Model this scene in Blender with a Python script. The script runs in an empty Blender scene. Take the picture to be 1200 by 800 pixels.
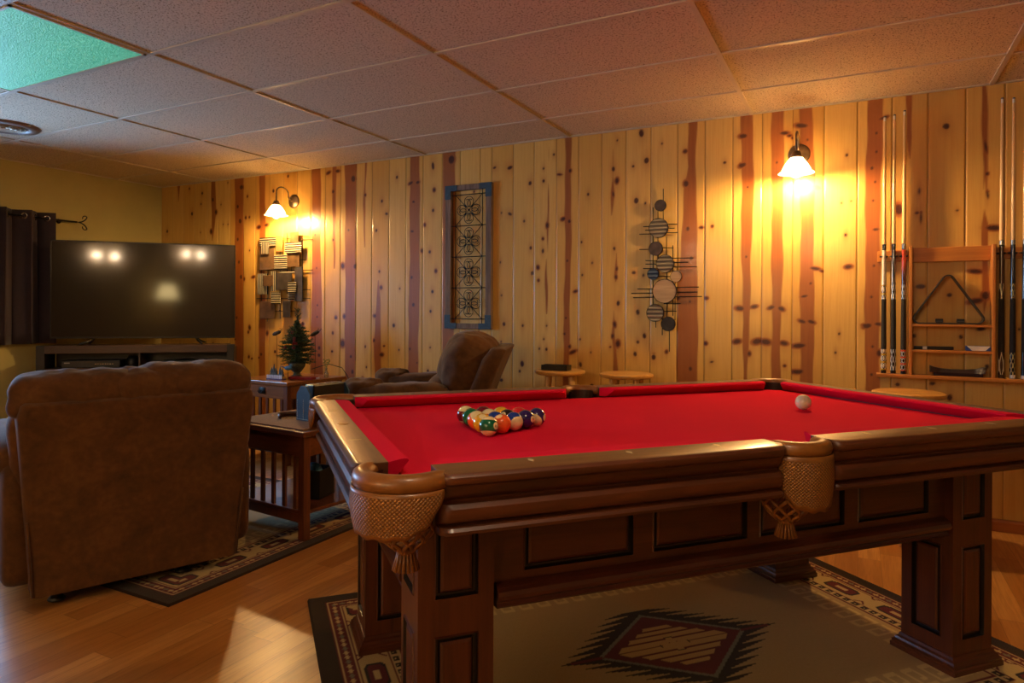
import bpy, bmesh, math, random
import numpy as np
from mathutils import Vector, Matrix, noise
PI = math.pi
random.seed(7)
SC = bpy.context.scene
COL = SC.collection

# ------------------------------------------------------------------ camera model (also used to take wall positions)
F, HY, CH, ROLL, YAW = 783.8, 364.97, 1.153, 0.0057, math.radians(27.432)
FW = Vector((-math.sin(YAW), math.cos(YAW), 0)); RT = Vector((math.cos(YAW), math.sin(YAW), 0)); UP = Vector((0, 0, 1))
def ray(px, py):
    X, Y = px - 600, py - HY
    c, s = math.cos(ROLL), math.sin(ROLL)
    X, Y = c * X + s * Y, -s * X + c * Y
    return FW + RT * (X / F) + UP * (-Y / F)
def W(px, py, Y=4.358):          # point of the vertical plane y = Y seen at that place of the photo
    r = ray(px, py); t = Y / r.y
    return (r.x * t, CH + r.z * t)
YW, XL, XR, YB, HC = 4.358, -6.253, 3.2, -2.9, 2.385

# ------------------------------------------------------------------ helpers
def tag(o, label=None, cat=None, group=None, kind=None):
    if label: o['label'] = label
    if cat: o['category'] = cat
    if group: o['group'] = group
    if kind: o['kind'] = kind
    return o
def empty(name, loc=(0, 0, 0), rz=0, label=None, cat=None, group=None):
    o = bpy.data.objects.new(name, None); COL.objects.link(o)
    o.location = loc; o.rotation_euler = (0, 0, rz); o.empty_display_size = .05
    return tag(o, label, cat, group)
def link(name, me, mats, parent=None, smooth=False, loc=None, rot=None):
    o = bpy.data.objects.new(name, me); COL.objects.link(o)
    for m in (mats if isinstance(mats, (list, tuple)) else [mats]): me.materials.append(m)
    if smooth:
        me.polygons.foreach_set('use_smooth', [True] * len(me.polygons))
    if parent: o.parent = parent
    if loc is not None: o.location = loc
    if rot is not None: o.rotation_euler = rot
    return o
def obj(name, bm, mats, parent=None, smooth=False, loc=None, rot=None, recalc=True, auto=None):
    if recalc: bmesh.ops.recalc_face_normals(bm, faces=bm.faces)
    me = bpy.data.meshes.new(name); bm.to_mesh(me); bm.free()
    o = link(name, me, mats, parent, smooth, loc, rot)
    if auto is not None:
        me.polygons.foreach_set('use_smooth', [True] * len(me.polygons))
        me.set_sharp_from_angle(angle=math.radians(auto))
    return o
def BM(): return bmesh.new()
def add_box(bm, x0, x1, y0, y1, z0, z1, bev=0, seg=2, mi=0, M=None):
    r = bmesh.ops.create_cube(bm, size=1)
    vs = r['verts']
    for v in vs:
        v.co = Vector((x0 + (v.co.x + .5) * (x1 - x0), y0 + (v.co.y + .5) * (y1 - y0), z0 + (v.co.z + .5) * (z1 - z0)))
    fs = set(f for v in vs for f in v.link_faces)
    if bev > 0:
        es = list(set(e for v in vs for e in v.link_edges))
        q = bmesh.ops.bevel(bm, geom=es, offset=bev, segments=seg, affect='EDGES', profile=.6)
        fs = set(q['faces']) | set(f for f in fs if f.is_valid)
        vs = list(set(v for f in fs for v in f.verts))
    for f in fs:
        if f.is_valid: f.material_index = mi
    if M is not None:
        for v in vs: v.co = M @ v.co
    return vs
def box(x0, x1, y0, y1, z0, z1, bev=0, seg=2):
    bm = BM(); add_box(bm, x0, x1, y0, y1, z0, z1, bev, seg); return bm
def frames(pts):
    n = len(pts); T = []
    for i in range(n):
        a = pts[max(0, i - 1)]; b = pts[min(n - 1, i + 1)]
        T.append((b - a).normalized())
    up = Vector((0, 0, 1)) if abs(T[0].z) < .9 else Vector((1, 0, 0))
    N = [(up - T[0] * up.dot(T[0])).normalized()]
    for i in range(1, n):
        v = N[-1] - T[i] * N[-1].dot(T[i])
        N.append(v.normalized() if v.length > 1e-6 else N[-1])
    return T, N
def add_tube(bm, pts, r, seg=8, caps=True, mi=0, sq=None):
    pts = [Vector(p) for p in pts]; T, N = frames(pts); rings = []
    for i, p in enumerate(pts):
        rr = r[i] if isinstance(r, (list, tuple)) else r
        B = T[i].cross(N[i])
        ring = []
        for k in range(seg):
            a = 2 * PI * k / seg + (PI / 4 if seg == 4 else 0)
            ca, sa = math.cos(a), math.sin(a)
            s1, s2 = (sq if sq else (1, 1))
            ring.append(bm.verts.new(p + N[i] * (rr * ca * s1) + B * (rr * sa * s2)))
        rings.append(ring)
    for i in range(len(rings) - 1):
        for k in range(seg):
            f = bm.faces.new((rings[i][k], rings[i][(k + 1) % seg], rings[i + 1][(k + 1) % seg], rings[i + 1][k])); f.material_index = mi
    if caps:
        bm.faces.new(rings[0][::-1]).material_index = mi; bm.faces.new(rings[-1]).material_index = mi
def add_lathe(bm, prof, seg=32, c=(0, 0, 0), mi=0, M=None, caps=True):
    c = Vector(c); rings = []
    for (r, z) in prof:
        ring = []
        for k in range(seg):
            a = 2 * PI * k / seg
            p = Vector((r * math.cos(a), r * math.sin(a), z))
            if M is not None: p = M @ p
            ring.append(bm.verts.new(p + c))
        rings.append(ring)
    for i in range(len(rings) - 1):
        for k in range(seg):
            f = bm.faces.new((rings[i][k], rings[i][(k + 1) % seg], rings[i + 1][(k + 1) % seg], rings[i + 1][k])); f.material_index = mi
    if caps:
        for rg, (r, z) in ((rings[0], prof[0]), (rings[-1], prof[-1])):
            if r > 1e-5: bm.faces.new(rg).material_index = mi
    bmesh.ops.remove_doubles(bm, verts=[v for rg in rings for v in rg], dist=1e-6)
def add_loft(bm, secs, closed=True, caps=True, mi=0):
    R = [[bm.verts.new(p) for p in s] for s in secs]
    n = len(R[0])
    for i in range(len(R) - 1):
        for k in range(n if closed else n - 1):
            f = bm.faces.new((R[i][k], R[i][(k + 1) % n], R[i + 1][(k + 1) % n], R[i + 1][k])); f.material_index = mi
    if caps:
        bm.faces.new(R[0][::-1]).material_index = mi; bm.faces.new(R[-1]).material_index = mi
def soft(bm, c, half, e=.45, sub=4, M=None, noise_amp=0, noise_scale=6, mi=0, seed=0, shape=None, wr=0):
    """a puffy rounded block"""
    t = BM(); bmesh.ops.create_cube(t, size=2)
    bmesh.ops.subdivide_edges(t, edges=t.edges, cuts=2 ** sub - 1, use_grid_fill=True)
    c = Vector(c); idx = {}
    for v in t.verts:
        p = v.co.copy()
        # superellipsoid: blend of cube and sphere
        n = 2 / e
        L = (abs(p.x) ** n + abs(p.y) ** n + abs(p.z) ** n) ** (1 / n)
        q = p / L
        if shape: q = shape(q)
        q = Vector((q.x * half[0], q.y * half[1], q.z * half[2]))
        if noise_amp:
            w = noise.noise(q * noise_scale + Vector((seed * 3.1, seed, 0)))
            w += .5 * noise.noise(q * noise_scale * 2.3 + Vector((seed, 0, seed * 1.7)))
            if wr: w += wr / noise_amp * math.sin(q.x * 60 + q.z * 55 + 5 * noise.noise(q * 5)) * max(0, noise.noise(q * 4 + Vector((9, seed, 2))) + .35) * 1.6
            q += q.normalized() * (w * noise_amp)
        q = q + c
        if M is not None: q = M @ q
        idx[v.index] = bm.verts.new(q)
    for f in t.faces:
        g = bm.faces.new([idx[v.index] for v in f.verts]); g.material_index = mi
    t.free()
def add_panel_face(bm, P, w, h, panels, mi=0, gi=1, depth=.008):
    """a flat board face (local x 0..w, z 0..h, outward -y) with raised panels; P maps local to part space"""
    xs = sorted(set([0, w] + [a for p in panels for a in (p[0], p[2])]))
    zs = sorted(set([0, h] + [a for p in panels for a in (p[1], p[3])]))
    V = {}
    def vert(x, z):
        k = (round(x, 5), round(z, 5))
        if k not in V: V[k] = bm.verts.new(P @ Vector((x, 0, z)))
        return V[k]
    out = P.to_3x3() @ Vector((0, -1, 0))
    for i in range(len(xs) - 1):
        for j in range(len(zs) - 1):
            f = bm.faces.new((vert(xs[i], zs[j]), vert(xs[i + 1], zs[j]), vert(xs[i + 1], zs[j + 1]), vert(xs[i], zs[j + 1])))
            f.normal_update()
            if f.normal.dot(out) < 0: f.normal_flip()
            f.material_index = mi
            cx, cz = (xs[i] + xs[i + 1]) / 2, (zs[j] + zs[j + 1]) / 2
            if any(p[0] < cx < p[2] and p[1] < cz < p[3] for p in panels):
                def ins(face, th, d, m):
                    r = bmesh.ops.inset_individual(bm, faces=[face], thickness=th, depth=d)
                    for g in r['faces']: g.material_index = m
                ins(f, .0035, .0035, mi)
                ins(f, .0045, -depth - .0035, gi)
                ins(f, .0075, .0, gi)
                ins(f, .006, .005, gi)
                ins(f, .010, .003, mi)
def rot_m(loc, ang): return Matrix.Translation(Vector(loc)) @ Matrix.Rotation(ang, 4, 'Z')

# ------------------------------------------------------------------ materials
def srgb(h):
    h = h.lstrip('#'); c = [int(h[i:i + 2], 16) / 255 for i in (0, 2, 4)]
    return tuple((x / 12.92 if x <= .04045 else ((x + .055) / 1.055) ** 2.4) for x in c) + (1,)
class NT:
    def __init__(s, name):
        s.m = bpy.data.materials.new(name); s.m.use_nodes = True; s.t = s.m.node_tree; s.N = s.t.nodes; s.L = s.t.links
        s.b = s.N['Principled BSDF']; s.out = s.N['Material Output']
    def n(s, typ, **kw):
        x = s.N.new(typ)
        for k, v in kw.items(): setattr(x, k, v)
        return x
    def val(s, sock, v):
        if hasattr(v, 'is_linked') or isinstance(v, bpy.types.NodeSocket): s.L.new(v, sock)
        elif v is not None: sock.default_value = v
    def mix(s, f, a, b, mode='MIX'):
        x = s.n('ShaderNodeMix', data_type='RGBA', blend_type=mode)
        s.val(x.inputs[0], f); s.val(x.inputs[6], a); s.val(x.inputs[7], b); return x.outputs[2]
    def math(s, op, a, b=None, c=None, clamp=False):
        x = s.n('ShaderNodeMath', operation=op, use_clamp=clamp)
        s.val(x.inputs[0], a)
        if b is not None: s.val(x.inputs[1], b)
        if c is not None: s.val(x.inputs[2], c)
        return x.outputs[0]
    def coord(s, scale=(1, 1, 1), src='Object', loc=(0, 0, 0), rot=(0, 0, 0)):
        tc = s.n('ShaderNodeTexCoord'); mp = s.n('ShaderNodeMapping')
        mp.inputs['Scale'].default_value = scale; mp.inputs['Location'].default_value = loc; mp.inputs['Rotation'].default_value = rot
        s.L.new(tc.outputs[src], mp.inputs[0]); return mp.outputs[0]
    def noise(s, vec, scale=5, detail=3, rough=.5, dist=0):
        x = s.n('ShaderNodeTexNoise'); s.L.new(vec, x.inputs['Vector'])
        x.inputs['Scale'].default_value = scale; x.inputs['Detail'].default_value = detail
        x.inputs['Roughness'].default_value = rough; x.inputs['Distortion'].default_value = dist
        return x.outputs['Fac']
    def ramp(s, f, stops):
        x = s.n('ShaderNodeValToRGB'); s.L.new(f, x.inputs[0]); e = x.color_ramp.elements
        while len(e) < len(stops): e.new(.5)
        for q, (p, c) in zip(e, stops): q.position = p; q.color = c if len(c) == 4 else tuple(c) + (1,)
        return x.outputs[0]
    def bump(s, h, strength=.2, dist=.002):
        x = s.n('ShaderNodeBump'); s.L.new(h, x.inputs['Height']); x.inputs['Strength'].default_value = strength
        x.inputs['Distance'].default_value = dist; s.L.new(x.outputs[0], s.b.inputs['Normal'])
    def attr(s, name, out='Fac'):
        x = s.n('ShaderNodeAttribute', attribute_name=name); return x.outputs[out]
    def set(s, **kw):
        M = dict(col='Base Color', rough='Roughness', metal='Metallic', coat='Coat Weight', coatr='Coat Roughness', spec='Specular IOR Level',
                 emc='Emission Color', em='Emission Strength', sheen='Sheen Weight', trans='Transmission Weight', ior='IOR', sheenr='Sheen Roughness', alpha='Alpha')
        for k, v in kw.items(): s.val(s.b.inputs[M[k]], v)
        return s
def plain(name, col, rough=.5, metal=0, coat=0, var=.08, scale=30, bump=0, bscale=200, **kw):
    s = NT(name); c = srgb(col) if isinstance(col, str) else col
    v = s.coord(); f = s.noise(v, scale, 3)
    d = tuple(x * (1 - var * 2) for x in c[:3]) + (1,); l = tuple(min(1, x * (1 + var)) for x in c[:3]) + (1,)
    s.set(col=s.ramp(f, [(.3, d), (.7, l)]), rough=rough, metal=metal, coat=coat, coatr=.1, **kw)
    if bump: s.bump(s.noise(v, bscale, 2), bump, .001)
    return s.m
def wood(name, dark, light, axis=2, rough=.4, coat=.3, grain=1.0, coatr=.12, stretch=14, spec=.5):
    s = NT(name); sc = [stretch * grain] * 3; sc[axis] = 1.1 * grain
    v = s.coord(tuple(sc)); f1 = s.noise(v, 2.2, 5, .6, .7)
    sc2 = [90 * grain] * 3; sc2[axis] = 3 * grain
    f2 = s.noise(s.coord(tuple(sc2)), 2, 3)
    f = s.math('ADD', s.math('MULTIPLY', f1, .75), s.math('MULTIPLY', f2, .25))
    s.set(col=s.ramp(f, [(.3, srgb(dark)), (.68, srgb(light))]), rough=rough, coat=coat, coatr=coatr, spec=spec)
    s.bump(f2, .06, .001)
    return s.m

M = {}
M['mahog_u'] = wood('mahogany_long', '#3a190d', '#5f2f19', 0, .38, .45, .8)
M['mahog_v'] = wood('mahogany_cross', '#3a190d', '#5f2f19', 1, .38, .45, .8)
M['mahog_z'] = wood('mahogany_upright', '#3d1a0e', '#633019', 2, .38, .45, .8)
M['railtop_u'] = wood('rail_wood_long', '#4a3018', '#6e4a26', 0, .34, .5, .8)
M['groove'] = plain('dark_moulding_groove', '#150b08', .4, coat=.4)
M['cloth'] = None
def cloth_mat():
    s = NT('red_felt'); v = s.coord(); n1 = s.noise(v, 900, 2); n2 = s.noise(v, 5, 3)
    c = s.mix(s.math('MULTIPLY', n2, .35), srgb('#d41238'), srgb('#c00d30'))
    c = s.mix(s.math('MULTIPLY', s.math('GREATER_THAN', n1, .66), .25), c, srgb('#d8404a'))
    s.set(col=c, rough=.95, spec=.05); s.bump(n1, .15, .0006); return s.m
M['cloth'] = cloth_mat()
M['leather'] = plain('tan_leather', '#8f5820', .42, coat=.18, var=.14, scale=25, bump=.1, bscale=300)
M['leather_dark'] = plain('dark_brown_leather', '#3c2416', .45, coat=.15, var=.15, scale=20)
def weave_mat():
    s = NT('woven_leather'); tc = s.n('ShaderNodeUVMap'); mp = s.n('ShaderNodeMapping')
    mp.inputs['Rotation'].default_value = (0, 0, PI / 4); mp.inputs['Scale'].default_value = (170, 170, 1)
    s.L.new(tc.outputs[0], mp.inputs[0])
    sp = s.n('ShaderNodeSeparateXYZ'); s.L.new(mp.outputs[0], sp.inputs[0])
    a = s.math('ABSOLUTE', s.math('SINE', s.math('MULTIPLY', sp.outputs[0], PI)))
    b = s.math('ABSOLUTE', s.math('SINE', s.math('MULTIPLY', sp.outputs[1], PI)))
    h = s.math('MULTIPLY', a, b)
    c = s.mix(h, srgb('#6a3c12'), srgb('#b07834'))
    s.set(col=c, rough=.42, coat=.25, coatr=.2); s.bump(h, .9, .0022); return s.m
M['weave'] = weave_mat()
M['pearl'] = plain('mother_of_pearl', '#e4cfa0', .25, coat=.6)
M['brass'] = plain('antique_brass', '#8d6a3a', .3, 1)
M['black'] = plain('black_plastic', '#0c0c0d', .4)
M['blackm'] = plain('black_iron', '#141312', .45, .6)
M['steel'] = plain('polished_steel', '#b9b6ae', .22, 1)
M['bronze'] = plain('weathered_bronze', '#7d6a55', .35, .8, var=.2)
M['walnut'] = wood('walnut_board', '#2d1a12', '#4c3022', 0, .4, .2, 1)
M['ebony'] = plain('ebony_post', '#16110f', .45, coat=.2)
M['cherry'] = wood('cherry_upright', '#3a1a0e', '#6a3318', 2, .35, .4, 1)
M['cherry_h'] = wood('cherry_board', '#3c1b0f', '#6d361a', 0, .28, .5, 1)
M['cherry_lt'] = wood('cherry_board_oak', '#54290f', '#87501f', 0, .33, .4, 1)
M['stoolwood'] = wood('birch_stool', '#b57f3c', '#dba75a', 0, .3, .5, .8)
M['stoolleg'] = wood('birch_leg', '#b8894c', '#dcb070', 2, .35, .4, 1)
M['rackwood'] = wood('oak_rack', '#a4601f', '#c98134', 0, .4, .3, 1)
M['rackwood_z'] = wood('oak_rack_upright', '#a4601f', '#c98134', 2, .4, .3, 1)
M['basewood'] = wood('baseboard_wood', '#8a4a1a', '#b06a2c', 0, .4, .3, .6)
M['wallpaint'] = plain('khaki_wall_paint', '#a89a5c', .75, var=.03, scale=4, bump=.05, bscale=150)
M['wallpaint2'] = plain('tan_wall_paint', '#a58f62', .75, var=.03, scale=4)
M['white'] = plain('white_paint', '#d8d4c8', .5, var=.03)
def suede_mat():
    s = NT('brown_microsuede'); v = s.coord(); n1 = s.noise(v, 6, 5, .65, .6); n2 = s.noise(v, 45, 3); n3 = s.noise(v, 500, 2)
    f = s.math('ADD', s.math('MULTIPLY', n1, .7), s.math('MULTIPLY', n2, .3))
    s.set(col=s.ramp(f, [(.3, srgb('#3e2612')), (.52, srgb('#553518')), (.75, srgb('#6b4722'))]), rough=.85, sheen=.12, sheenr=.4, spec=.25)
    s.bump(s.math('ADD', s.math('MULTIPLY', n2, .6), s.math('MULTIPLY', n3, .2)), .35, .003); return s.m
M['suede'] = suede_mat()
M['curtain'] = plain('brown_curtain', '#2d1a20', .8, var=.1, sheen=.2)
def pine_mat():
    s = NT('knotty_pine'); v = s.coord((1, 1, 1))
    g1 = s.noise(s.coord((26, 26, .9)), 1.6, 5, .6, 1.1)
    g2 = s.noise(s.coord((210, 210, 5)), 1.2, 3)
    pid = s.attr('pid'); heart = s.attr('heart'); knot = s.attr('knot'); halo = s.attr('halo')
    sap = s.mix(pid, srgb('#cf9e48'), srgb('#dfb764'))
    sap = s.mix(s.math('MULTIPLY', s.math('SUBTRACT', g1, .42), 1.0, clamp=True), sap, srgb('#bb8034'))
    sap = s.mix(s.math('MULTIPLY', s.math('SUBTRACT', g2, .5), .7, clamp=True), sap, srgb('#a96f2e'))
    sap = s.mix(s.math('MULTIPLY', halo, .5, clamp=True), sap, srgb('#a35f25'))
    hc = s.mix(g1, srgb('#87461a'), srgb('#a56227'))
    c = s.mix(heart, sap, hc)
    kc = s.mix(s.noise(v, 120, 2), srgb('#260b06'), srgb('#561d0e'))
    c = s.mix(knot, c, kc)
    wn = s.noise(s.coord((14, 1, 3)), 1.5, 2)
    s.set(col=c, rough=s.math('ADD', .3, s.math('MULTIPLY', wn, .16)), coat=.35, coatr=.16, spec=.45)
    s.bump(s.math('ADD', g2, s.math('MULTIPLY', wn, 2.0)), .10, .0012); return s.m
M['pine'] = pine_mat()
def ceil_mat():
    s = NT('fissured_ceiling_tile'); v = s.coord((1, 1, .2))
    n = s.noise(v, 130, 3, .6, .6); n2 = s.noise(v, 280, 2, .5)
    pit = s.ramp(n, [(.0, (1, 1, 1)), (.395, (1, 1, 1)), (.43, (0, 0, 0))])
    pit2 = s.ramp(n2, [(.0, (1, 1, 1)), (.33, (1, 1, 1)), (.36, (0, 0, 0))])
    f = s.math('MAXIMUM', pit, s.math('MULTIPLY', pit2, .6))
    s.set(col=s.mix(f, srgb('#d6c9b0'), srgb('#7d6c54')), rough=.85, spec=.2)
    s.bump(s.math('SUBTRACT', 1, f), .5, .003); return s.m
M['ceil'] = ceil_mat()
M['grid'] = plain('ceiling_grid_paint', '#c6baa4', .4, var=.02)
def floor_mat():
    s = NT('laminate_oak_floor'); v = s.coord()
    sp = s.n('ShaderNodeSeparateXYZ'); s.L.new(v, sp.inputs[0])
    w = .095
    xi = s.math('FLOOR', s.math('DIVIDE', sp.outputs[0], w))
    wn = s.n('ShaderNodeTexWhiteNoise', noise_dimensions='1D'); s.L.new(xi, wn.inputs['W'])
    yy = s.math('ADD', s.math('DIVIDE', sp.outputs[1], .62), s.math('MULTIPLY', wn.outputs[0], 7.3))
    yi = s.math('FLOOR', yy)
    wn2 = s.n('ShaderNodeTexWhiteNoise', noise_dimensions='2D')
    cb = s.n('ShaderNodeCombineXYZ'); s.L.new(xi, cb.inputs[0]); s.L.new(yi, cb.inputs[1]); s.L.new(cb.outputs[0], wn2.inputs['Vector'])
    off = s.n('ShaderNodeVectorMath', operation='MULTIPLY_ADD'); s.L.new(wn2.outputs['Color'], off.inputs[0]); off.inputs[1].default_value = (9, 9, 9); s.L.new(v, off.inputs[2])
    mp = s.n('ShaderNodeMapping'); mp.inputs['Scale'].default_value = (22, 1.3, 1); s.L.new(off.outputs[0], mp.inputs[0])
    g = s.noise(mp.outputs[0], 1.7, 5, .62, 1.2)
    mp2 = s.n('ShaderNodeMapping'); mp2.inputs['Scale'].default_value = (170, 5, 1); s.L.new(off.outputs[0], mp2.inputs[0])
    g2 = s.noise(mp2.outputs[0], 1.5, 3)
    base = s.mix(wn2.outputs['Value'], srgb('#a06830'), srgb('#c99352'))
    c = s.mix(s.math('MULTIPLY', s.math('SUBTRACT', g, .45), 2.6, clamp=True), base, srgb('#85501f'))
    c = s.mix(s.math('MULTIPLY', s.math('SUBTRACT', g2, .52), 1.6, clamp=True), c, srgb('#94602c'))
    fx = s.math('FRACT', s.math('DIVIDE', sp.outputs[0], w)); fy = s.math('FRACT', yy)
    ex = s.math('LESS_THAN', s.math('MINIMUM', fx, s.math('SUBTRACT', 1, fx)), .012)
    ey = s.math('LESS_THAN', s.math('MINIMUM', fy, s.math('SUBTRACT', 1, fy)), .0022)
    e = s.math('MAXIMUM', ex, ey)
    c = s.mix(s.math('MULTIPLY', e, .55), c, srgb('#57300f'))
    s.set(col=c, rough=s.math('ADD', .26, s.math('MULTIPLY', g2, .12)), spec=.45)
    s.bump(s.math('SUBTRACT', s.math('MULTIPLY', g2, .3), e), .12, .0012); return s.m
M['floor'] = floor_mat()
def rug_mat():
    s = NT('woven_wool_rug'); x = s.n('ShaderNodeVertexColor', layer_name='Col')
    v = s.coord((260, 60, 1)); n = s.noise(v, 1.4, 3); n3 = s.noise(s.coord(), 420, 2)
    c = s.mix(s.math('MULTIPLY', s.math('SUBTRACT', n, .4), 1.1, clamp=True), x.outputs[0], s.mix(1, x.outputs[0], (.62, .60, .56, 1), 'MULTIPLY'))
    s.set(col=c, rough=.95, spec=.1, sheen=.1); s.bump(s.math('ADD', n, n3), .4, .002); return s.m
M['rug'] = rug_mat()

# ------------------------------------------------------------------ room shell
def grid_mesh(name, xs, zs, fn, mats, parent=None, attrs=None, smooth=False):
    nx, nz = len(xs), len(zs)
    X, Z = np.meshgrid(xs, zs); co = fn(X, Z).reshape(-1, 3).astype(np.float32)
    i = np.arange(nz - 1)[:, None] * nx + np.arange(nx - 1)[None, :]
    q = np.stack([i, i + 1, i + nx + 1, i + nx], -1).reshape(-1, 4).astype(np.int32)
    me = bpy.data.meshes.new(name)
    me.vertices.add(len(co)); me.vertices.foreach_set('co', co.ravel())
    me.loops.add(q.size); me.loops.foreach_set('vertex_index', q.ravel())
    me.polygons.add(len(q)); me.polygons.foreach_set('loop_start', np.arange(0, q.size, 4, dtype=np.int32))
    me.polygons.foreach_set('loop_total', np.full(len(q), 4, dtype=np.int32))
    me.update(calc_edges=True)
    for k, a in (attrs or {}).items():
        if a.ndim == 3:
            at = me.color_attributes.new(k, 'FLOAT_COLOR', 'POINT'); at.data.foreach_set('color', a.reshape(-1).astype(np.float32))
        else:
            at = me.attributes.new(k, 'FLOAT', 'POINT'); at.data.foreach_set('value', a.reshape(-1).astype(np.float32))
    return link(name, me, mats, parent, smooth)

# plank seams: photo column -> wall x
SE = [(202, 230), (215.4, 230), (228, 230), (242.4, 230), (256, 230), (270, 230), (285.6, 230), (299.6, 230), (316, 230), (332.4, 230), (348.4, 230), (364.4, 230), (381.4, 230), (399.4, 230),
      (418, 190), (436.4, 190), (456.4, 190), (476, 190), (496, 190), (518.4, 190), (539.6, 190), (563, 190), (576.6, 190), (601.6, 190), (626, 190), (652, 220), (678, 220), (705, 220), (733.4, 220),
      (762.6, 220), (794, 220), (826, 220), (858.7, 190), (893.2, 190), (929.1, 190), (965.8, 190), (1004.9, 190), (1045.5, 190), (1087.4, 200), (1131.6, 200), (1177, 300)]
seams = [XL] + [W(a, b)[0] for a, b in SE]
while seams[-1] < XR - .2: seams.append(seams[-1] + random.choice((.14, .165, .19, .2)))
seams.append(XR)
# heartwood streaks: list of (px centre, half width px, y) control points
HE = [[(209.5, 1, 200), (209.5, 1.5, 215), (209, .3, 236)], [(250, 2.4, 200), (250.5, 2.6, 250), (248.5, .4, 282)], [(280.3, 5, 195), (280.3, 5, 430)], [(307.5, 3.4, 190), (307.5, 3.2, 320), (307, 4, 440)],
      [(370.8, 5.2, 180), (371, 5, 300), (371, 7.5, 440)], [(392, 2, 180), (391.5, 2, 260), (392, .4, 315)], [(411, 6.8, 180), (410.5, 6, 300), (410, 6, 440)], [(429, 1, 185), (427, 1.2, 240), (427, .4, 290)],
      [(444, .4, 328), (443.5, 2.4, 350), (442, 3.8, 400), (443.5, 4, 445)], [(486, 5.6, 175), (486, 6, 300), (484, 6, 440)], [(526.5, 7.5, 170), (525.5, 7.2, 300), (525, 6.5, 430)],
      [(642.8, .3, 235), (642, .9, 262), (641, .4, 296)], [(640.5, .4, 303), (640.2, 1.6, 335), (640.5, .4, 368)], [(666, 3.8, 150), (665.6, 3.6, 300), (663, 3.4, 440)],
      [(718.5, .3, 206), (718, 1.6, 226), (716.4, .4, 252)], [(722.8, .3, 296), (722, 1.6, 320), (722, .4, 330)], [(719.5, .3, 358), (718.5, 1.8, 390), (720.5, 2.2, 410), (721.5, 2.2, 445)],
      [(812, 5, 140), (811, 4.6, 195), (808.6, 7.5, 220), (807.5, 9, 290), (806, 12, 340), (805, 12, 445)], [(875.5, 7.2, 130), (876, 7, 240), (874.5, 6, 300), (874.5, 3.6, 380), (873.8, 2.6, 440)],
      [(911.5, 7.5, 120), (911, 7, 200), (911, 6.8, 300), (909.8, 5.2, 360), (909.5, 5.4, 440)], [(944, 8, 120), (946, 8.6, 190), (946, 8.2, 260), (945.6, 8, 440)], [(1026, 9, 110), (1024, 9.4, 190), (1022.5, 9, 300), (1022, 8.6, 450)],
      [(1066, 3.4, 115), (1066, 3.2, 160), (1065, .6, 186)], [(1154, 2.6, 104), (1154, 3.4, 180), (1157, .6, 236)], [(1153, .6, 240), (1154, 4, 262), (1155, 3, 340), (1152, .5, 372)]]
KN = []
def kn(x0, y0, s, L):
    for q in L: KN.append((x0 + q[0] / s, y0 + q[1] / s, q[2] / s * .66, (q[3] if len(q) > 3 else 1.25)))
kn(190, 150, 5, [(160, 355, 6), (235, 382, 7), (175, 502, 8), (228, 445, 5), (30, 605, 7), (297, 420, 8), (315, 492, 9), (288, 606, 9), (345, 448, 4), (385, 320, 4), (358, 564, 4), (386, 564, 4), (465, 347, 14, .9), (443, 460, 8),
    (457, 545, 11), (443, 652, 8), (500, 400, 5), (490, 525, 6), (511, 522, 5), (738, 282, 8), (652, 368, 9), (568, 580, 16, .6), (610, 568, 14, .5), (975, 262, 16, .5), (1028, 252, 16, .5), (1003, 372, 8), (1120, 297, 16), (1003, 655, 6), (1092, 598, 7),
    (225, 612, 3), (512, 717, 5), (450, 785, 8), (910, 545, 7), (897, 625, 6)])
kn(190, 300, 5, [(462, 122, 10), (480, 134, 7), (535, 122, 14, .5), (450, 35, 7), (1058, 57, 13), (1133, 60, 11), (1068, 353, 10), (1018, 361, 9), (1000, 450, 10), (1057, 512, 16), (505, 445, 6), (508, 590, 6), (905, 70, 5), (910, 288, 6), (908, 356, 6),
    (580, 575, 8), (437, 360, 7), (920, 538, 10)])
kn(410, 150, 5, [(90, 392, 7), (188, 428, 9), (215, 502, 12, .7), (155, 600, 9), (276, 288, 9), (357, 322, 18, .5), (398, 318, 14, .7), (373, 432, 11, .7), (365, 605, 13, .6), (487, 222, 11, 2.4), (494, 362, 10), (488, 482, 10), (438, 567, 9),
    (468, 725, 10), (423, 718, 9), (595, 185, 24, 1.2), (728, 373, 8), (848, 232, 14, .6), (938, 232, 22, .6), (888, 497, 6), (938, 503, 18, .6), (1056, 323, 13), (1021, 545, 9), (1060, 702, 11), (1135, 237, 8), (1135, 310, 11), (1157, 570, 11, 1.8),
    (1131, 648, 8), (1131, 720, 10, 1.8), (882, 787, 6), (1195, 155, 8)])
kn(410, 300, 5, [(173, 90, 8), (183, 184, 9), (146, 350, 12, .8), (142, 494, 8), (185, 577, 16, .7), (292, 190, 6), (257, 406, 11), (362, 125, 9), (372, 285, 11), (504, 87, 9), (484, 208, 10), (473, 323, 9), (457, 672, 9), (97, 650, 6), (357, 690, 8),
    (30, 60, 12), (882, 35, 6), (889, 230, 7), (903, 398, 12), (886, 501, 5), (880, 682, 6), (1013, 407, 9), (995, 674, 9), (1070, 100, 13), (1102, 66, 11), (1105, 142, 8), (1153, 408, 6), (1136, 486, 7), (1110, 542, 8)])
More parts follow.
